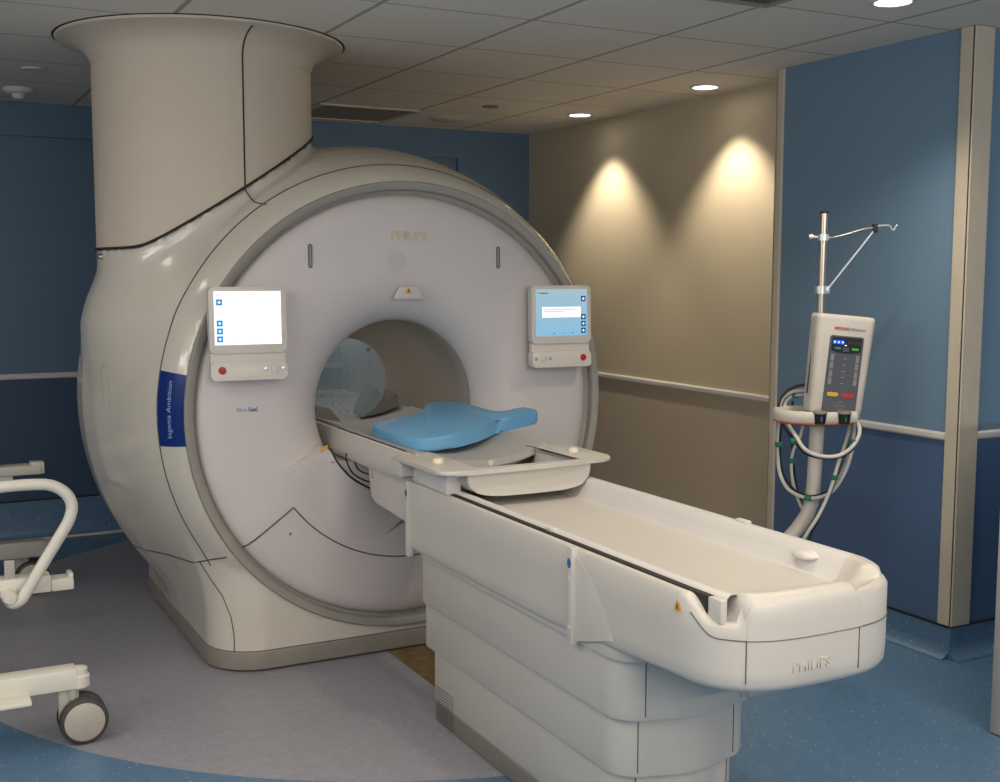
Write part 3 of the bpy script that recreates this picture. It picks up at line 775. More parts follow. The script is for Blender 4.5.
# hand knob on the right inner wall
b = B(); loft(b, [[(X0 + .215 + dx, 2.225 + .040 * math.cos(t) * s, .838 + .012 * math.sin(t) * s) for t in [2 * PI * k / 16 for k in range(16)]] for dx, s in ((.02, 1.), (-.01, 1.), (-.022, .8), (-.027, .45))]); obj('grip_knob', b, TRAYM, tab, 50)
b = B(); box(b, X0 + .245, X0 + .265, 2.50, 2.55, .858, .868, .003); obj('rail_clip', b, TRAYM, tab)
# side accessory strips with blue mark and screws
BLUEMK = mat('mark_blue', (54, 96, 160), .5)
for yc, z0, z1, w_ in ((3.645, .578, .842, .022), (2.555, .582, .842, .026)):
    b = B(); box(b, X0 - .296, X0 - .274, yc - w_ / 2, yc + w_ / 2, z0, z1, .003); s = obj('side_strip', b, TABLE, tab)
    b = B(); prism(b, [(.0085 * math.cos(2 * PI * k / 20), .0135 * math.sin(2 * PI * k / 20)) for k in range(20)], .001, at=lambda u, v, w: (X0 - .2962 - w, yc + u, z1 - .042 + v)); obj('blue_mark', b, BLUEMK, s, 0)
    for zz in (z1 - .085, z0 + .045):
        b = B(); spin(b, [(.0001, .002), (.006, .0015), (.007, 0), (.0001, 0)], (X0 - .296, yc, zz), (-1, 0, 0), 14); obj('screw', b, MONI, s)
# side wedge fairing behind the nearer strip
b = B(); prism(b, [(2.565, .836), (2.56, .585), (2.37, .640), (2.40, .70), (2.46, .77)], .006, .002, at=lambda u, v, w: (X0 - .278 - w * (1 if u > 2.5 else .55), u, v)); obj('side_fairing', b, TABLE, tab, 40)
b = B(); prism(b, [(-.014, -.012), (.014, -.012), (0, .014)], .001, at=lambda u, v, w: (X0 - .2818 - w, 2.10 + u, .803 + v)); k = len(b.faces)
prism(b, [(-.002, -.008), (.002, -.008), (.002, .004), (-.002, .004)], .0005, at=lambda u, v, w: (X0 - .2830 - w, 2.10 + u, .803 + v)); setmat(b, k, 1); obj('warning_mark', b, [YEL, BLACK], tab, 0)
# docking box between pedestal and scanner
b = B(); prism(b, [(3.60, .672), (3.60, .83), (4.10, .83), (4.082, .74), (4.062, .705), (4.02, .690), (3.66, .676)], .50, .012, 3, at=lambda u, v, w: (X0 - .262 + w * 1.05, u, v)); obj('docking_box', b, TABLE, tab, 40)
b = B(); prism(b, [(-.008, -.010), (.008, -.010), (0, .010)], .001, at=lambda u, v, w: (X0 - .2635 - w, 4.045 + u, .795 + v)); obj('warning_mark', b, YEL, tab, 0)
# tabletop running into the bore: white edge rails and concave grey top
def top_prof(): 
    out = []
    for k in range(13):
        x = -.268 + .536 * k / 12; out.append((x, .866 + .050 * (x / .265) ** 2))
    return out
b = B()
for sx in (-1, 1):
    pr = [(.266, .84), (.266, .926), (.270, .932), (.278, .930), (.284, .918), (.287, .898), (.291, .878), (.291, .848), (.280, .828), (.25, .822)]
    loft(b, [[(X0 + sx * x, y, z) for x, z in pr] for y in (3.66, 4.4, 5.2, 5.95)])
obj('edge_rail', b, TABLE, tab, 40)
b = B(); tp = top_prof(); loft(b, [[(X0 + x, y, z) for x, z in tp] + [(X0 + x, y, z - .03) for x, z in reversed(tp)] for y in (3.72, 4.4, 5.2, 5.95)]); obj('tabletop', b, BOARD, tab, 40)
for sx in (-1, 1):
    b = B(); box(b, *sorted((X0 + sx * .260, X0 + sx * .2665)), 3.72, 4.42, .90, .934); obj('top_gap', b, DARKGAP, tab, 0)
# rear bridge seen through the bore
b = B(); box(b, 1.50, 2.19, 6.10, 6.34, .86, .905, .01); box(b, 1.56, 1.66, 6.06, 6.2, .60, .87); k = len(b.faces)
for x in (2.02, 2.08, 2.14): spin(b, [(.0001, .003), (.007, .003), (.007, 0), (.0001, 0)], (x, 6.10, .882), (0, -1, 0), 12)
setmat(b, k, 1); obj('rear_bridge', b, [TABLE, SEAM], tab)
# docking carriage with wing handles and rounded bowl
car = None
def wing_poly():
    L, R_, yf_, yb = X0 - .325, X0 + .345, 3.285, 3.70
    o = []
    for cx, cy, a, r in ((R_ - .02, yb - .02, 0, .02), (L + .02, yb - .02, 90, .02), (L + .055, yf_ + .055, 180, .055)):
        for k in range(7): t = math.radians(a + 90 * k / 6); o.append((cx + r * math.cos(t), cy + r * math.sin(t)))
    for k in range(1, 10):
        s = k / 10; o.append((L + .055 + (R_ - L - .11) * s, yf_ - .012 * 4 * s * (1 - s) + .03 * s))
    for k in range(7): t = math.radians(270 + 90 * k / 6); o.append((R_ - .045 + .045 * math.cos(t), yf_ + .03 + .045 + .045 * math.sin(t)))
    return o
outer = wing_poly()
def inner_cut():      # opening of the bowl
    o = []
    for p in rrect(X0 - .185, X0 + .205, 3.345, 3.70, .05, 8): o.append(p)
    return o
b = B()
# wings + front lip as a frame: left wing, right wing, front strip
prism(b, [p for p in outer], .016, .006, 3, at=lambda u, v, w: (u, v, .912 + w))
bm = b
# knock the bowl opening out of the plate
inn = inner_cut()
geom = bm.verts[:] + bm.edges[:] + bm.faces[:]
for co, no in (((X0 - .185, 0, 0), (1, 0, 0)), ((X0 + .205, 0, 0), (1, 0, 0)), ((0, 3.325, 0), (0, 1, 0))):
    bmesh.ops.bisect_plane(bm, geom=bm.verts[:] + bm.edges[:] + bm.faces[:], plane_co=co, plane_no=no, dist=1e-5)
dele = [f for f in bm.faces if X0 - .184 < f.calc_center_median().x < X0 + .204 and f.calc_center_median().y > 3.326]
bmesh.ops.delete(bm, geom=dele, context='FACES')
car = obj('docking_carriage', b, TABLE, tab, 40)
def bowl_section(y, inset, drop):
    o = []
    for k in range(21):
        q = PI * k / 20; c, s = math.cos(q), math.sin(q)
        o.append((X0 + .01 - (.235 - inset) * math.copysign(abs(c) ** .45, c), y, .914 - drop * .84 * abs(s) ** .62))
    return o
b = B()
loft(b, [bowl_section(y, i_, d_) for y, i_, d_ in ((3.345, .05, .01), (3.325, .03, .045), (3.315, .012, .078), (3.32, .004, .092), (3.345, 0, .098), (3.45, 0, .10), (3.70, 0, .10))], closed=False, caps=False)
b.verts.ensure_lookup_table()
obj('bowl', b, TABLE, car, 60)
b = B()  # closed front of the bowl
fr = [(X0 + .01 - .235 * math.copysign(abs(math.cos(PI * k / 20)) ** .45, math.cos(PI * k / 20)), .914 - .082 * abs(math.sin(PI * k / 20)) ** .62) for k in range(21)]
prism(b, fr, .016, .006, 3, at=lambda u, v, w: (u, 3.312 + w - .018 * (1 - ((u - X0) / .245) ** 2), v)); obj('bowl_front', b, TABLE, car, 40)
b = B(); prism(b, [(X0 - .185, .916), (X0 - .185, .862), (X0 - .15, .850), (X0 + .17, .850), (X0 + .205, .866), (X0 + .205, .916)], .36, .004, at=lambda u, v, w: (u, 3.335 + w, v)) if False else None
for x in (X0 - .215, X0 + .235):
    b.free() if False else None
b.free()
for sx in (-1, 1):
    xo = X0 + .01 + sx * .235
    b = B(); box(b, *sorted((X0 + sx * .262, X0 + sx * .322)), 3.64, 3.72, .855, .918, .008, 3); obj('wing_bracket', b, TABLE, car)
    b = B(); spin(b, [(.0001, .016), (.014, .015), (.018, .008), (.019, 0), (.0001, 0)], (X0 + sx * .262 + .01, 3.475, .928), (0, 0, 1), 24); obj('wing_knob', b, mat('knob_cream', (222, 210, 190), .5), car)
    b = B(); box(b, *sorted((X0 + sx * .215, X0 + sx * .270)), 3.37, 3.66, .835, .914, .008, 3); obj('wing_support', b, TRAYM, car)
b = B(); prism(b, rrect(X0 + .235, X0 + .285, 3.52, 3.60, .006), .0012, at=lambda u, v, w: (u, v, .9285 + w)); obj('wing_plate', b, MONI, car, 0)
# grey concave coil board on the tabletop
def board_sec(y, t0=0.):
    up, lo = [], []
    for k in range(17):
        x = -.262 + .524 * k / 16; z = .868 + t0 + .050 * (x / .265) ** 2
        up.append((X0 + x, y, z + .026)); lo.append((X0 + x, y, z))
    return up + lo[::-1]
b = B(); loft(b, [board_sec(3.64), board_sec(4.2), board_sec(4.9)])
es = [e for e in b.edges if abs(e.verts[0].co.y - 3.64) < 1e-5 and abs(e.verts[1].co.y - 3.64) < 1e-5]
bmesh.ops.bevel(b, geom=es, offset=.006, segments=2, affect='EDGES', profile=.5)
brd = obj('coil_board', b, BOARD, tab, 40)
for x in (.03, .225):
    z = .868 + .050 * (x / .265) ** 2 + .013
    b = B(); spin(b, [(.0001, .004), (.0105, .0035), (.0115, 0), (.0001, 0)], (X0 + x, 3.641, z), (0, -1, 0), 20); obj('plug', b, mat('plug_white', (206, 202, 196), .5), brd)

# ------------------------------------------------------------------ blue pad
pad = [(1.665, 4.25), (1.64, 4.19), (1.632, 3.94), (1.665, 3.83), (1.72, 3.795), (1.80, 3.80), (1.93, 3.86), (2.02, 3.93), (2.06, 3.965), (2.10, 3.97), (2.265, 4.03), (2.29, 4.06), (2.285, 4.15), (2.265, 4.17), (2.18, 4.125), (2.15, 4.16), (2.145, 4.40), (2.13, 4.54), (2.10, 4.565), (2.05, 4.565), (1.99, 4.50), (1.94, 4.38), (1.90, 4.34), (1.70, 4.27)]
b = B(); pp = catmull([(x, y, 0) for x, y in pad], 3, closed=True)
def padmap(u, v, w):
    e = .955 + .07 * (u - 1.66)
    return (u, v, e - .042 + w - .006 * math.cos((v - 3.8) * 3.))
prism(b, [(p.x, p.y) for p in pp], .052, .013, 4, at=padmap)
tag(obj('positioning_pad', b, PADM, None, 50), 'blue foam positioning pad lying on the grey coil board', 'foam pad')

# ------------------------------------------------------------------ phantom disc + foam wedges in the bore
ph = thing('phantom_disc', 'clear acrylic test disc standing upright inside the bore', 'phantom', (1.825, 5.0, .88))
pcx, pcz, prr = 1.825, 1.069, .188
b = B(); spin(b, [(.0001, 0), (prr - .02, 0), (prr - .02, .012), (.0001, .012)], (pcx, 5.0, pcz), (0, -1, 0), 64); obj('front_plate', b, ACRYL, ph)
b = B(); spin(b, [(prr - .02, .014), (prr, .014), (prr, -.05), (prr - .02, -.05)], (pcx, 5.0, pcz), (0, -1, 0), 64); obj('rim', b, ACRYL_RIM, ph)
b = B()
for i in range(-4, 5):
    for j in range(-4, 5):
        x, z = i * .036, j * .036
        if x * x + z * z < (prr - .03) ** 2: spin(b, [(.0001, .014), (.0028, .014), (.0028, .012), (.0001, .012)], (pcx + x, 5.0, pcz + z), (0, -1, 0), 8)
spin(b, [(.0001, .016), (.009, .016), (.009, .012), (.0001, .012)], (pcx + .10, 5.0, pcz + .135), (0, -1, 0), 16)
obj('grid_pin', b, SEAM, ph)['kind'] = 'stuff'
def wedge(poly, x_lab, y0=5.03):
    b = B(); prism(b, poly, .16, .004, at=lambda u, v, w: (u, y0 + w, v)); return tag(obj('foam_wedge', b, WEDGE), x_lab, 'foam wedge', 'foam wedges by the phantom disc')
wedge([(1.925, .885), (1.945, .895), (2.02, .905), (2.09, .925), (2.09, 1.0), (2.045, .96), (1.985, 1.02), (1.93, .92)], 'dark grey foam wedge right of the clear disc inside the bore')
wedge([(1.60, .905), (1.745, .885), (1.675, .963), (1.61, .973)], 'dark grey foam wedge left of the clear disc inside the bore', 4.80)

# ------------------------------------------------------------------ contrast injector
YAW = .482
inj = thing('contrast_injector', 'white contrast injector on a pole with looped cables before the blue wall', 'injector', (3.3, 3.54, 0))
ML = Matrix.Translation((3.3, 3.54, 0)) @ Matrix.Rotation(-YAW, 4, 'Z')     # local x = right seen from the camera, -y = towards it
def io(name, bm, m, parent=inj, smooth=40, label=None): return obj(name, bm, m, parent, smooth, ML, label)
b = B(); cyl(b, (0, 0, .98), (0.006, 0, 1.792), .0155, 20); k = len(b.faces); cyl(b, (.006, 0, 1.792), (.006, 0, 1.800), .0162, 20); setmat(b, k, 1); io('pole', b, [STEEL, BLACK])
b = B(); cyl(b, (.005, 0, 1.685), (.005, 0, 1.71), .022, 18); cyl(b, (-.02, -.01, 1.698), (-.042, -.012, 1.70), .006, 10); cyl(b, (-.042, -.012, 1.70), (-.056, -.012, 1.70), .011, 12); io('clamp', b, SILV)
b = B(); cyl(b, (.002, 0, 1.475), (.002, 0, 1.505), .023, 18); box(b, .0, .034, -.012, .012, 1.475, 1.505, .003); io('clamp', b, SILV)
b = B(); tube(b, catmull([(.02, -.01, 1.697), (.05, -.01, 1.699), (.10, -.01, 1.712), (.16, -.01, 1.73), (.205, -.01, 1.735)], 5), .0036, 8); io('hook_arm', b, STEEL)
b = B(); cyl(b, (.025, -.005, 1.49), (.203, -.01, 1.725), .0042, 10); io('hook_strut', b, SILV)
b = B(); box(b, .198, .214, -.022, .004, 1.716, 1.752, .003); k = len(b.faces); io('joint_block', b, BLACK)
b = B(); tube(b, catmull([(.212, -.01, 1.742), (.25, -.01, 1.745), (.266, -.01, 1.742), (.273, -.01, 1.730), (.281, -.01, 1.728), (.29, -.01, 1.742), (.295, -.01, 1.746)], 5), .004, 8); io('bag_hook', b, SILV)
# head: rolled six degrees, broad front towards the camera
HM = Matrix.Translation((.050, -.10, 1.195)) @ Matrix.Rotation(math.radians(5.2), 4, 'Y') @ Matrix.Rotation(math.radians(8), 4, 'Z')
HM = HM @ Matrix.Diagonal((1.08, 1., 1., 1.))
def ho(name, bm, m, parent, smooth=40, label=None):
    bmesh.ops.transform(bm, matrix=HM, verts=bm.verts); return io(name, bm, m, parent, smooth, label)
b = B(); loft(b, [[(x * sx, y * sy - .0, z) for x, y in rrect(-.112, .112, -.045, .055, .028, 6)] for z, sx, sy in ((-.19, .80, .6), (-.186, .88, .85), (-.165, .915, .97), (-.05, .94, 1), (.1, .98, 1), (.178, 1.0, 1), (.19, .99, .98), (.197, .94, .9))])
hd = ho('injector_head', b, INJ, inj, 40)
b = B(); prism(b, rrect(-.095, .095, -.03, .04, .02), .002, at=lambda u, v, w: (u, v, .1965 + w)); ho('top_inlay', b, mat('inlay_grey', (170, 166, 160), .5), hd, 0)
fy = -.0462
def fplate(poly, h, m, name, bev=.0, label=None, par=None, y=fy):
    b = B(); prism(b, poly, h, bev, at=lambda u, v, w: (u, y - w, v)); return ho(name, b, m, par or hd, 30, label)
pan = fplate(rrect(-.062, .067, -.183, .118, .010), .002, INJP, 'keypad')
fy2 = fy - .002
fplate([(-.054, .112), (-.054, .058), (-.03, .052), (.002, .050), (.035, .052), (.060, .058), (.060, .112)], .001, BLACK, 'display', par=pan, y=fy2)
GL_B = emit('led_blue', (40, 90, 255), 3.); GL_W = emit('led_white', (240, 250, 255), 2.)
b = B()
for i in range(3): box(b, -.049 + i * .015, -.038 + i * .015, fy2 - .0016, fy2 - .001, .086, .099)
k = len(b.faces); 
for i in range(3): box(b, -.046 + i * .015, -.041 + i * .015, fy2 - .0022, fy2 - .0016, .091, .094)
box(b, -.004, .003, fy2 - .0018, fy2 - .001, .080, .083)
setmat(b, k, 1); ho('display_digits', b, [GL_B, GL_W], pan, 0)
b = B()
for i in range(4): box(b, .008 + i * .013, .015 + i * .013, fy2 - .0016, fy2 - .001, .085, .100)
ho('display_digits', b, mat('digit_dim', (58, 56, 48), .5), pan, 0)
fplate(rrect(-.042, -.018, .065, .073, .0038), .0015, mat('key_cyan', (50, 140, 175), .5), 'key', par=pan, y=fy2 - .001)
fplate(rrect(.024, .050, .065, .073, .0038), .0015, mat('key_green', (90, 190, 90), .5), 'key', par=pan, y=fy2 - .001)
for z in (.066, .057): fplate(rrect(-.010, .013, z, z + .007, .002), .0015, INJP, 'key', par=pan, y=fy2 - .001)
for sx in (-1, 1):
    for z0, z1 in ((.018, .045), (-.013, .013), (-.045, -.019), (-.074, -.048)):
        xa = .0025 + sx * .048; tp = .006
        fplate([(xa - .006, z0), (xa + .006, z0), (xa + .006, z1), (xa - .006, z1)], .0015, INJB, 'key', par=pan, y=fy2)
for z in (.03, .005, -.02, -.044, -.068): fplate(rrect(-.004, .009, z - .002, z + .002, .0018), .001, INJB, 'key', par=pan, y=fy2)
fplate(rrect(-.049, -.006, -.120, -.104, .0078), .002, mat('key_yellow', (222, 182, 48), .5), 'key', par=pan, y=fy2, label='yellow oval key')
fplate(rrect(.009, .053, -.122, -.106, .0078), .002, mat('key_red', (206, 50, 44), .5), 'key', par=pan, y=fy2, label='red oval key')
b = B(); tube(b, [(.003 + .016 * math.cos(2 * PI * k / 28), fy2 - .0008, -.157 + .016 * math.sin(2 * PI * k / 28)) for k in range(28)], .0011, 6, closed=True)
for s in ('B', 'A'): pass
ho('round_emblem', b, INJB, pan)
tx = lambda cx, cz: (lambda u, v, w: (cx + u, fy2 - .0006 - w, cz + v))
for i, ch in enumerate('BAYER'):
    ho('round_emblem', text_bm(ch, .0095, tx(.003 - .0116 + .0058 * i, -.157), .0002), INJB, pan, 0)
    if i != 2: ho('round_emblem', text_bm(ch, .0095, tx(.003, -.157 + .0128 - .0064 * i), .0002), INJB, pan, 0)
ho('wordmark', text_bm('MEDRAD', .0145, lambda u, v, w: (-.020 + u, fy - w, .146 + v), .0005, .0005), mat('text_orange', (206, 84, 50), .5), hd, 0)
ho('wordmark', text_bm('MRXperion', .0125, lambda u, v, w: (.041 + u, fy - w, .146 + v), .0005), mat('text_grey', (120, 116, 112), .5), hd, 0)
b = B(); box(b, -.108, -.1035, -.002, .004, -.12, .075); ho('side_groove', b, RUBBER, hd, 0)
# carrying ring
RC = (-.020, -.06)
def rring(z, sx, sy, n=48): return [(RC[0] + sx * math.cos(2 * PI * k / n), RC[1] + sy * math.sin(2 * PI * k / n), z) for k in range(n)]
def hoop(levels, m, name):
    b = B(); rings = [rring(z, sx, sy) for z, sx, sy in levels]; rings.append(rings[0])
    vs = [[b.verts.new(p) for p in r] for r in rings[:-1]]; L_ = len(vs)
    for i in range(L_):
        a_, c_ = vs[i], vs[(i + 1) % L_]
        for k in range(48): b.faces.new((a_[k], a_[(k + 1) % 48], c_[(k + 1) % 48], c_[k]))
    return io(name, b, m)
hoop([(0.9740, .165, .125), (0.9820, .171, .131), (1.0080, .172, .132), (1.0170, .166, .126), (1.0170, .148, .108), (1.0080, .142, .102), (0.9820, .142, .102), (0.9740, .148, .108)], INJ, 'cable_ring')
hoop([(0.9640, .158, .118), (0.9690, .166, .126), (0.9745, .164, .124), (0.9745, .146, .106), (0.9690, .144, .104), (0.9640, .150, .110)], ORANGE, 'ring_trim')
for x in (-.038, .056):
    b = B(); spin(b, [(.0001, -.04), (.020, -.038), (.023, -.02), (.025, 0), (.0001, 0)], (x, -.185, 1.012), (0, 0, 1), 20); k = len(b.faces); spin(b, [(.025, 0), (.027, .004), (.025, .010), (.0001, .011)], (x, -.185, 1.012), (0, 0, 1), 20); setmat(b, k, 1)
    k = len(b.faces); box(b, x - .004, x + .002, -.2115, -.208, .985, 1.002); setmat(b, k, 2)
    io('syringe_socket', b, [BLACK, SKIRT, GREEN if x > 0 else BLUEMK])
b = B(); box(b, -.03, .03, -.05, .04, .96, 1.045, .01); box(b, -.02, .12, -.16, -.02, .972, 1.01, .01); io('head_mount', b, INJ)
# mast: straight then swept to the base
b = B(); tube(b, [(.004, 0, 1.0), (.0, 0, .85), (-.004, 0, .70), (-.012, 0, .62), (-.03, 0, .57), (-.07, 0, .51), (-.14, 0, .43), (-.25, 0, .31), (-.33, 0, .20), (-.36, 0, .12), (-.37, 0, .06)], .029, 14, squash=(1., 1.15)); io('mast', b, INJ, label='pale mast bending towards the floor')
b = B()
for a in (0, 72, 144, 216, 288):
    ca, sa = math.cos(math.radians(a)), math.sin(math.radians(a)); loft(b, [[(-.37 + ca * r_ - sa * w_ * s, sa * r_ + ca * w_ * s, z) for s, z in ((-1, z0), (1, z0), (1, z1), (-1, z1))] for r_, w_, z0, z1 in ((.02, .035, .065, .12), (.26, .022, .065, .09))])
io('base', b, INJ)
for a in (0, 72, 144, 216, 288):
    ca, sa = math.cos(math.radians(a)) * .25, math.sin(math.radians(a)) * .25
    b = B(); spin(b, [(.0001, -.02), (.030, -.02), (.0325, -.012), (.0325, .012), (.030, .02), (.0001, .02)], (-.37 + ca, sa, .0325), (1, .3, 0), 20); io('caster', b, RUBBER)
# looped hoses, white and black pairs with green ties
def px(u, v, d=0.):           # shape sketched from the front: 249 px per metre at the pole
    return ((u - 821) / 249., d, 1.40 - (v - 313) / 249. * 1.0)
loops = [
    ([(786, 418, -.02), (790, 432, -.16), (797, 444, -.2), (812, 450, -.21), (830, 449, -.21), (845, 438, -.2), (852, 424, -.16), (851, 412, -.05)], .0075, CABW),
    ([(782, 420, -.02), (788, 436, -.15), (800, 449, -.18), (820, 453, -.19), (838, 449, -.19), (850, 436, -.17), (855, 420, -.1), (853, 410, -.02)], .0055, BLACK),
    ([(785, 415, -.02), (783, 428, .0), (784, 450, .02), (786, 475, .02), (795, 493, .0), (812, 499, -.05), (830, 492, -.09), (843, 472, -.1), (850, 448, -.1), (853, 425, -.08)], .0075, CABW),
    ([(787, 416, -.02), (785, 430, .0), (786, 458, .02), (791, 480, .02), (802, 494, .0), (816, 497, -.05), (831, 489, -.09)], .005, BLACK),
    ([(812, 420, .04), (808, 440, .05), (801, 456, .05), (800, 475, .05), (804, 495, .05), (810, 512, .03), (818, 525, .0)], .0065, CABW),
    ([(800, 404, .06), (800, 440, .06), (803, 470, .06), (806, 490, .06), (811, 510, .04), (818, 522, .0)], .0045, BLACK),
    ([(852, 420, -.05), (846, 438, -.08), (836, 462, -.11), (828, 488, -.12), (818, 512, -.12), (806, 532, -.12), (800, 548, -.1), (790, 580, -.06), (760, 640, .0)], .0075, CABW),
    ([(853, 424, -.04), (847, 442, -.07), (838, 466, -.10), (829, 492, -.11), (819, 516, -.11), (812, 532, -.1), (808, 548, -.1), (795, 582, -.05), (765, 640, .01)], .0048, BLACK),
    ([(784, 408, .02), (789, 399, .03), (799, 393, .02), (815, 392, -.02), (826, 400, -.06)], .007, CABW),
    ([(782, 410, .0), (786, 399, .02), (796, 390, .02), (810, 386, .0), (826, 392, -.06)], .0055, BLACK),
    ([(852, 408, -.02), (854, 424, -.05), (850, 448, -.08), (843, 470, -.08), (835, 486, -.08)], .006, CABW),
    ([(790, 410, .03), (792, 404, .04), (800, 398, .04), (815, 397, .0), (828, 405, -.05)], .006, CABW)]
for pts, r_, m in loops:
    b = B(); tube(b, catmull([px(*p) for p in pts], 8), r_, 8); io('hose', b, m, label=('black hose' if m is BLACK else None))
for u, v, d in ((788, 437, -.16), (845, 437, -.19), (784, 447, .01), (800, 465, .05), (832, 475, -.115), (811, 499, -.05), (801, 398, .045), (806, 541, -.11)):
    b = B(); c = px(u, v, d); box(b, c[0] - .013, c[0] + .013, c[1] - .012, c[1] + .012, c[2] - .010, c[2] + .010, .003); io('hose_tie', b, GREEN)

# ------------------------------------------------------------------ trolley frame at the left
tr = thing('trolley', 'white wheeled trolley frame with tubular handle at the left edge', 'trolley', (0, 4.9, 0))
def leg(y, ztop, h, xe, m):
    b = B(); box(b, -.25, xe, y - .04, y + .04, ztop - h, ztop, .004); l = obj('base_leg', b, m, tr)
    b = B(); spin(b, [(.0001, 0), (.040, 0), (.040, h * .55), (.034, h * .62), (.034, h * .9), (.0001, h)], (xe + .004, y, ztop - h), (0, 0, 1), 24); obj('end_cap', b, m, l)
    return l
def caster(x, y, r, par):
    for dy in (-.030, .030):
        b = B(); spin(b, [(.0001, -.020), (r * .84, -.020), (r * .86, -.021), (r * .97, -.016), (r, -.006), (r, .008), (r * .97, .017), (r * .84, .020), (.0001, .020)], (x, y + dy, r + .001), (0, 1, 0), 40); w = obj('wheel', b, RUBBER, par)
        b = B(); spin(b, [(.0001, .0235), (r * .78, .0225), (r * .82, .0205), (r * .82, -.0205), (.0001, -.0205)], (x, y + dy, r + .001), (0, -1, 0), 40); obj('wheel_hub', b, HUBM, par)
    b = B(); box(b, x - .075, x - .01, y - .008, y + .008, r, r * 2 + .03, .004); cyl(b, (x - .03, y, r * 1.9), (x - .03, y, 2 * r + .055), .018, 14); obj('fork', b, TROLG, par)
l1 = leg(3.98, .250, .066, .488, TROL); caster(.503, 3.96, .078, l1)
l2 = leg(5.92, .268, .075, .60, TROLG); caster(.545, 5.95, .082, l2)
b = B(); box(b, -.25, -.15, 3.94, 5.96, .175, .24, .004); obj('base_rail', b, TROL, tr)
b = B(); box(b, .0, .34, 3.86, 3.945, .178, .192, .005); obj('pedal', b, TROL, tr)
for y in (4.45, 5.25):
    b = B(); box(b, -.24, -.16, y - .04, y + .04, .23, .74 if y > 5 else .45, .004); obj('upright', b, TROL, tr)
def at_px(u, v, y):     # place frame pieces on a vertical plane at depth y
    return None
b = B(); box(b, -.25, .470, 4.42, 4.50, .395, .457, .006); box(b, .470, .548, 4.42, 4.50, .395, .440, .006); box(b, .53, .548, 4.43, 4.49, .43, .455, .003); shelf = obj('lower_crossbar', b, TROL, tr)
b = B(); box(b, .315, .35, 4.43, 4.44, .455, .525, .002); obj('tab', b, TROLG, shelf)
b = B(); prism(b, [(.0, 0), (.05, 0), (.025, .04)], .001, at=lambda u, v, w: (.41 + u, 4.43 + v, .458 + w)); obj('warning_mark', b, YEL, shelf, 0)
b = B(); box(b, -.25, .53, 5.21, 5.29, .702, .742, .004); box(b, .49, .545, 5.22, 5.28, .702, .752, .003); box(b, -.25, .42, 5.22, 5.28, .65, .702, .003); box(b, .30, .37, 5.22, 5.28, .74, .79, .003); obj('upper_crossbar', b, TROLG, tr)
b = B(); tube(b, catmull([(-0.228, 4.38, 0.745), (-0.028, 4.38, 0.775), (0.172, 4.38, 0.795), (0.322, 4.38, 0.803), (0.422, 4.38, 0.803), (0.482, 4.38, 0.793), (0.527, 4.38, 0.760), (0.545, 4.38, 0.715), (0.534, 4.38, 0.665), (0.502, 4.38, 0.610), (0.442, 4.38, 0.515), (0.387, 4.38, 0.425), (0.362, 4.38, 0.390), (0.337, 4.38, 0.380), (0.322, 4.38, 0.395)], 6), .021, 14); hnd = obj('push_handle', b, TROL, tr)
b = B(); spin(b, [(.0001, -.03), (.02, -.028), (.027, -.015), (.027, .05), (.0001, .05)], (.325, 4.38, .405), (0, 1, 0), 18); obj('handle_pivot', b, TROL, hnd)
b = B(); box(b, -.2, .44, 4.40, 4.48, .45, .49, .004) if False else box(b, .30, .35, 4.40, 4.47, .385, .43, .004); obj('pivot_bracket', b, TROL, tr)

# ------------------------------------------------------------------ lights
def spot(loc, energy, size=100, blend=.6, radius=.06, col=(1., .86, .68), target=None):
    l = bpy.data.lights.new('lamp', 'SPOT'); l.energy = energy; l.spot_size = math.radians(size); l.spot_blend = blend; l.shadow_soft_size = radius; l.color = col
    o = bpy.data.objects.new('lamp', l); o.location = loc; C.objects.link(o)
    if target: o.rotation_euler = (Vector(target) - Vector(loc)).to_track_quat('-Z', 'Y').to_euler()
    return o
for x, y in ((3.728, 6.093), (3.736, 4.887)): spot((x, y, CEIL - .02), 54, 94, .62, .03)
spot((-.18, 4.79, CEIL - .02), 12, 130, .8, .10)
spot((3.149, 3.063, CEIL - .02), 55, 125, .8, .05)
for x, y, e in ((1.30, 1.2, 45), (3.0, .9, 35), (.2, 2.2, 20), (1.75, 2.55, 40), (-1.4, 1.5, 12)): spot((x, y, CEIL - .02), e, 140, .9, .07)
def area(loc, size, energy, col=(1., .92, .83), rot=(0, 0, 0)):
    l = bpy.data.lights.new('area_light', 'AREA'); l.shape = 'RECTANGLE'; l.size, l.size_y = size; l.energy = energy; l.color = col
    o = bpy.data.objects.new('area_light', l); o.location = loc; o.rotation_euler = rot; C.objects.link(o); return o
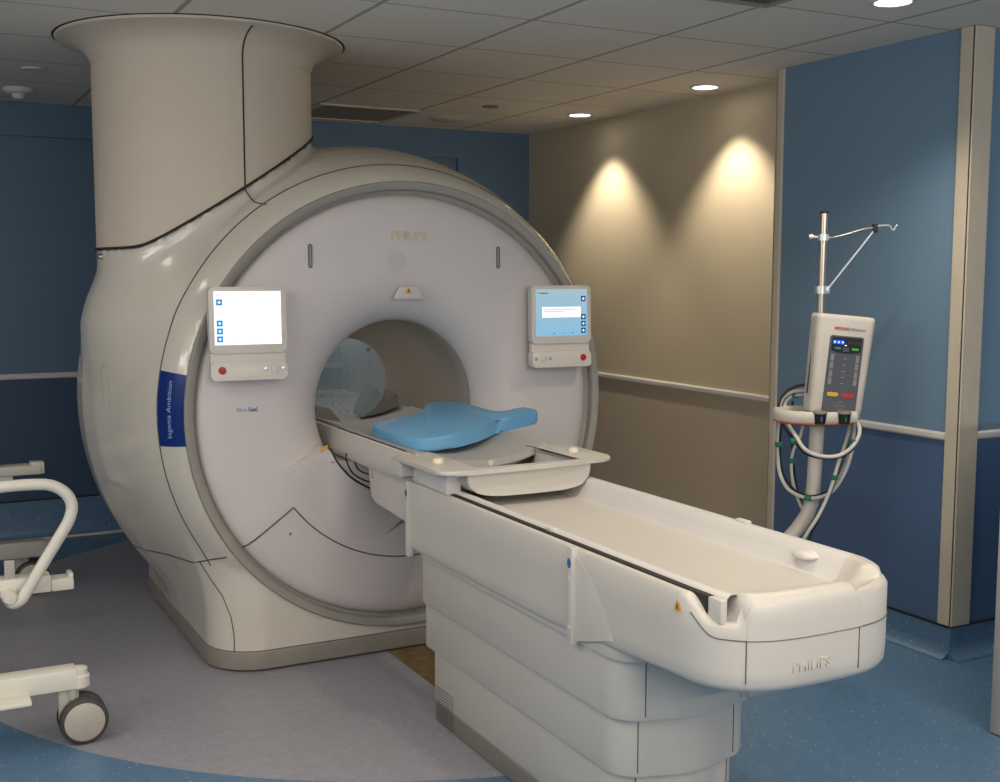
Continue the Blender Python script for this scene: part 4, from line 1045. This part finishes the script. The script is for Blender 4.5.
area((1.4, -.4, CEIL - .01), (4., 2.4), 72)  # unseen fill at ceiling height, added to lift the overall light level
area((-1.3, 2.2, CEIL - .01), (1.6, 2.6), 42)  # unseen fill added to lighten the left side of the scanner and floor
area((1.2, -1.9, 1.95), (4.5, .3), 84, rot=(math.radians(125), 0, 0))      # added fill behind the camera, aimed up to brighten the ceiling; no fixture there
area((-2.4, 2.5, 1.95), (.3, 4.), 38, rot=(0, math.radians(-125), 0))  # second added fill, tilted up from the left wall to brighten the ceiling
area((X0, 5.3, Z0 + .335), (.10, 1.3), 1.5, col=(1., .93, .84))      # in-bore light strip
w = bpy.data.worlds.new('room_ambient'); bpy.context.scene.world = w; w.use_nodes = True
w.node_tree.nodes['Background'].inputs['Color'].default_value = (.8, .85, 1., 1); w.node_tree.nodes['Background'].inputs['Strength'].default_value = .05

if 0:
    _p = onto((1.04, 4.40, 1.51)); _e = 1e-3
    _n = Vector([float(sdf(*(np.array(_p) + d)) - sdf(*(np.array(_p) - d))) for d in np.eye(3) * _e]).normalized()
    _d = (_p - Vector((0, 0, 1.558))).normalized(); _r = _d - 2 * _d.dot(_n) * _n; print('REFL', _p, _n, _p + _r * ((CEIL - .02 - _p.z) / _r.z))
# ------------------------------------------------------------------ camera
cam = bpy.data.cameras.new('camera'); co = bpy.data.objects.new('camera', cam); C.objects.link(co)
yaw, pitch, roll = .4820, .1021, .0018
fw = Vector((math.sin(yaw) * math.cos(pitch), math.cos(yaw) * math.cos(pitch), -math.sin(pitch)))
rt = Vector((math.cos(yaw), -math.sin(yaw), 0)); up = rt.cross(fw)
r2 = rt * math.cos(roll) + up * math.sin(roll); u2 = -rt * math.sin(roll) + up * math.cos(roll)
M = Matrix((r2, u2, -fw)).transposed().to_4x4(); M.translation = (0, 0, 1.558)
co.matrix_world = M
cam.sensor_width = 36; cam.lens = 1161.0 / 1000 * 36; cam.clip_start = .02
bpy.context.scene.camera = co
vs_ = bpy.context.scene.view_settings; vs_.view_transform = 'Standard'; vs_.look = 'None'; vs_.exposure = 0
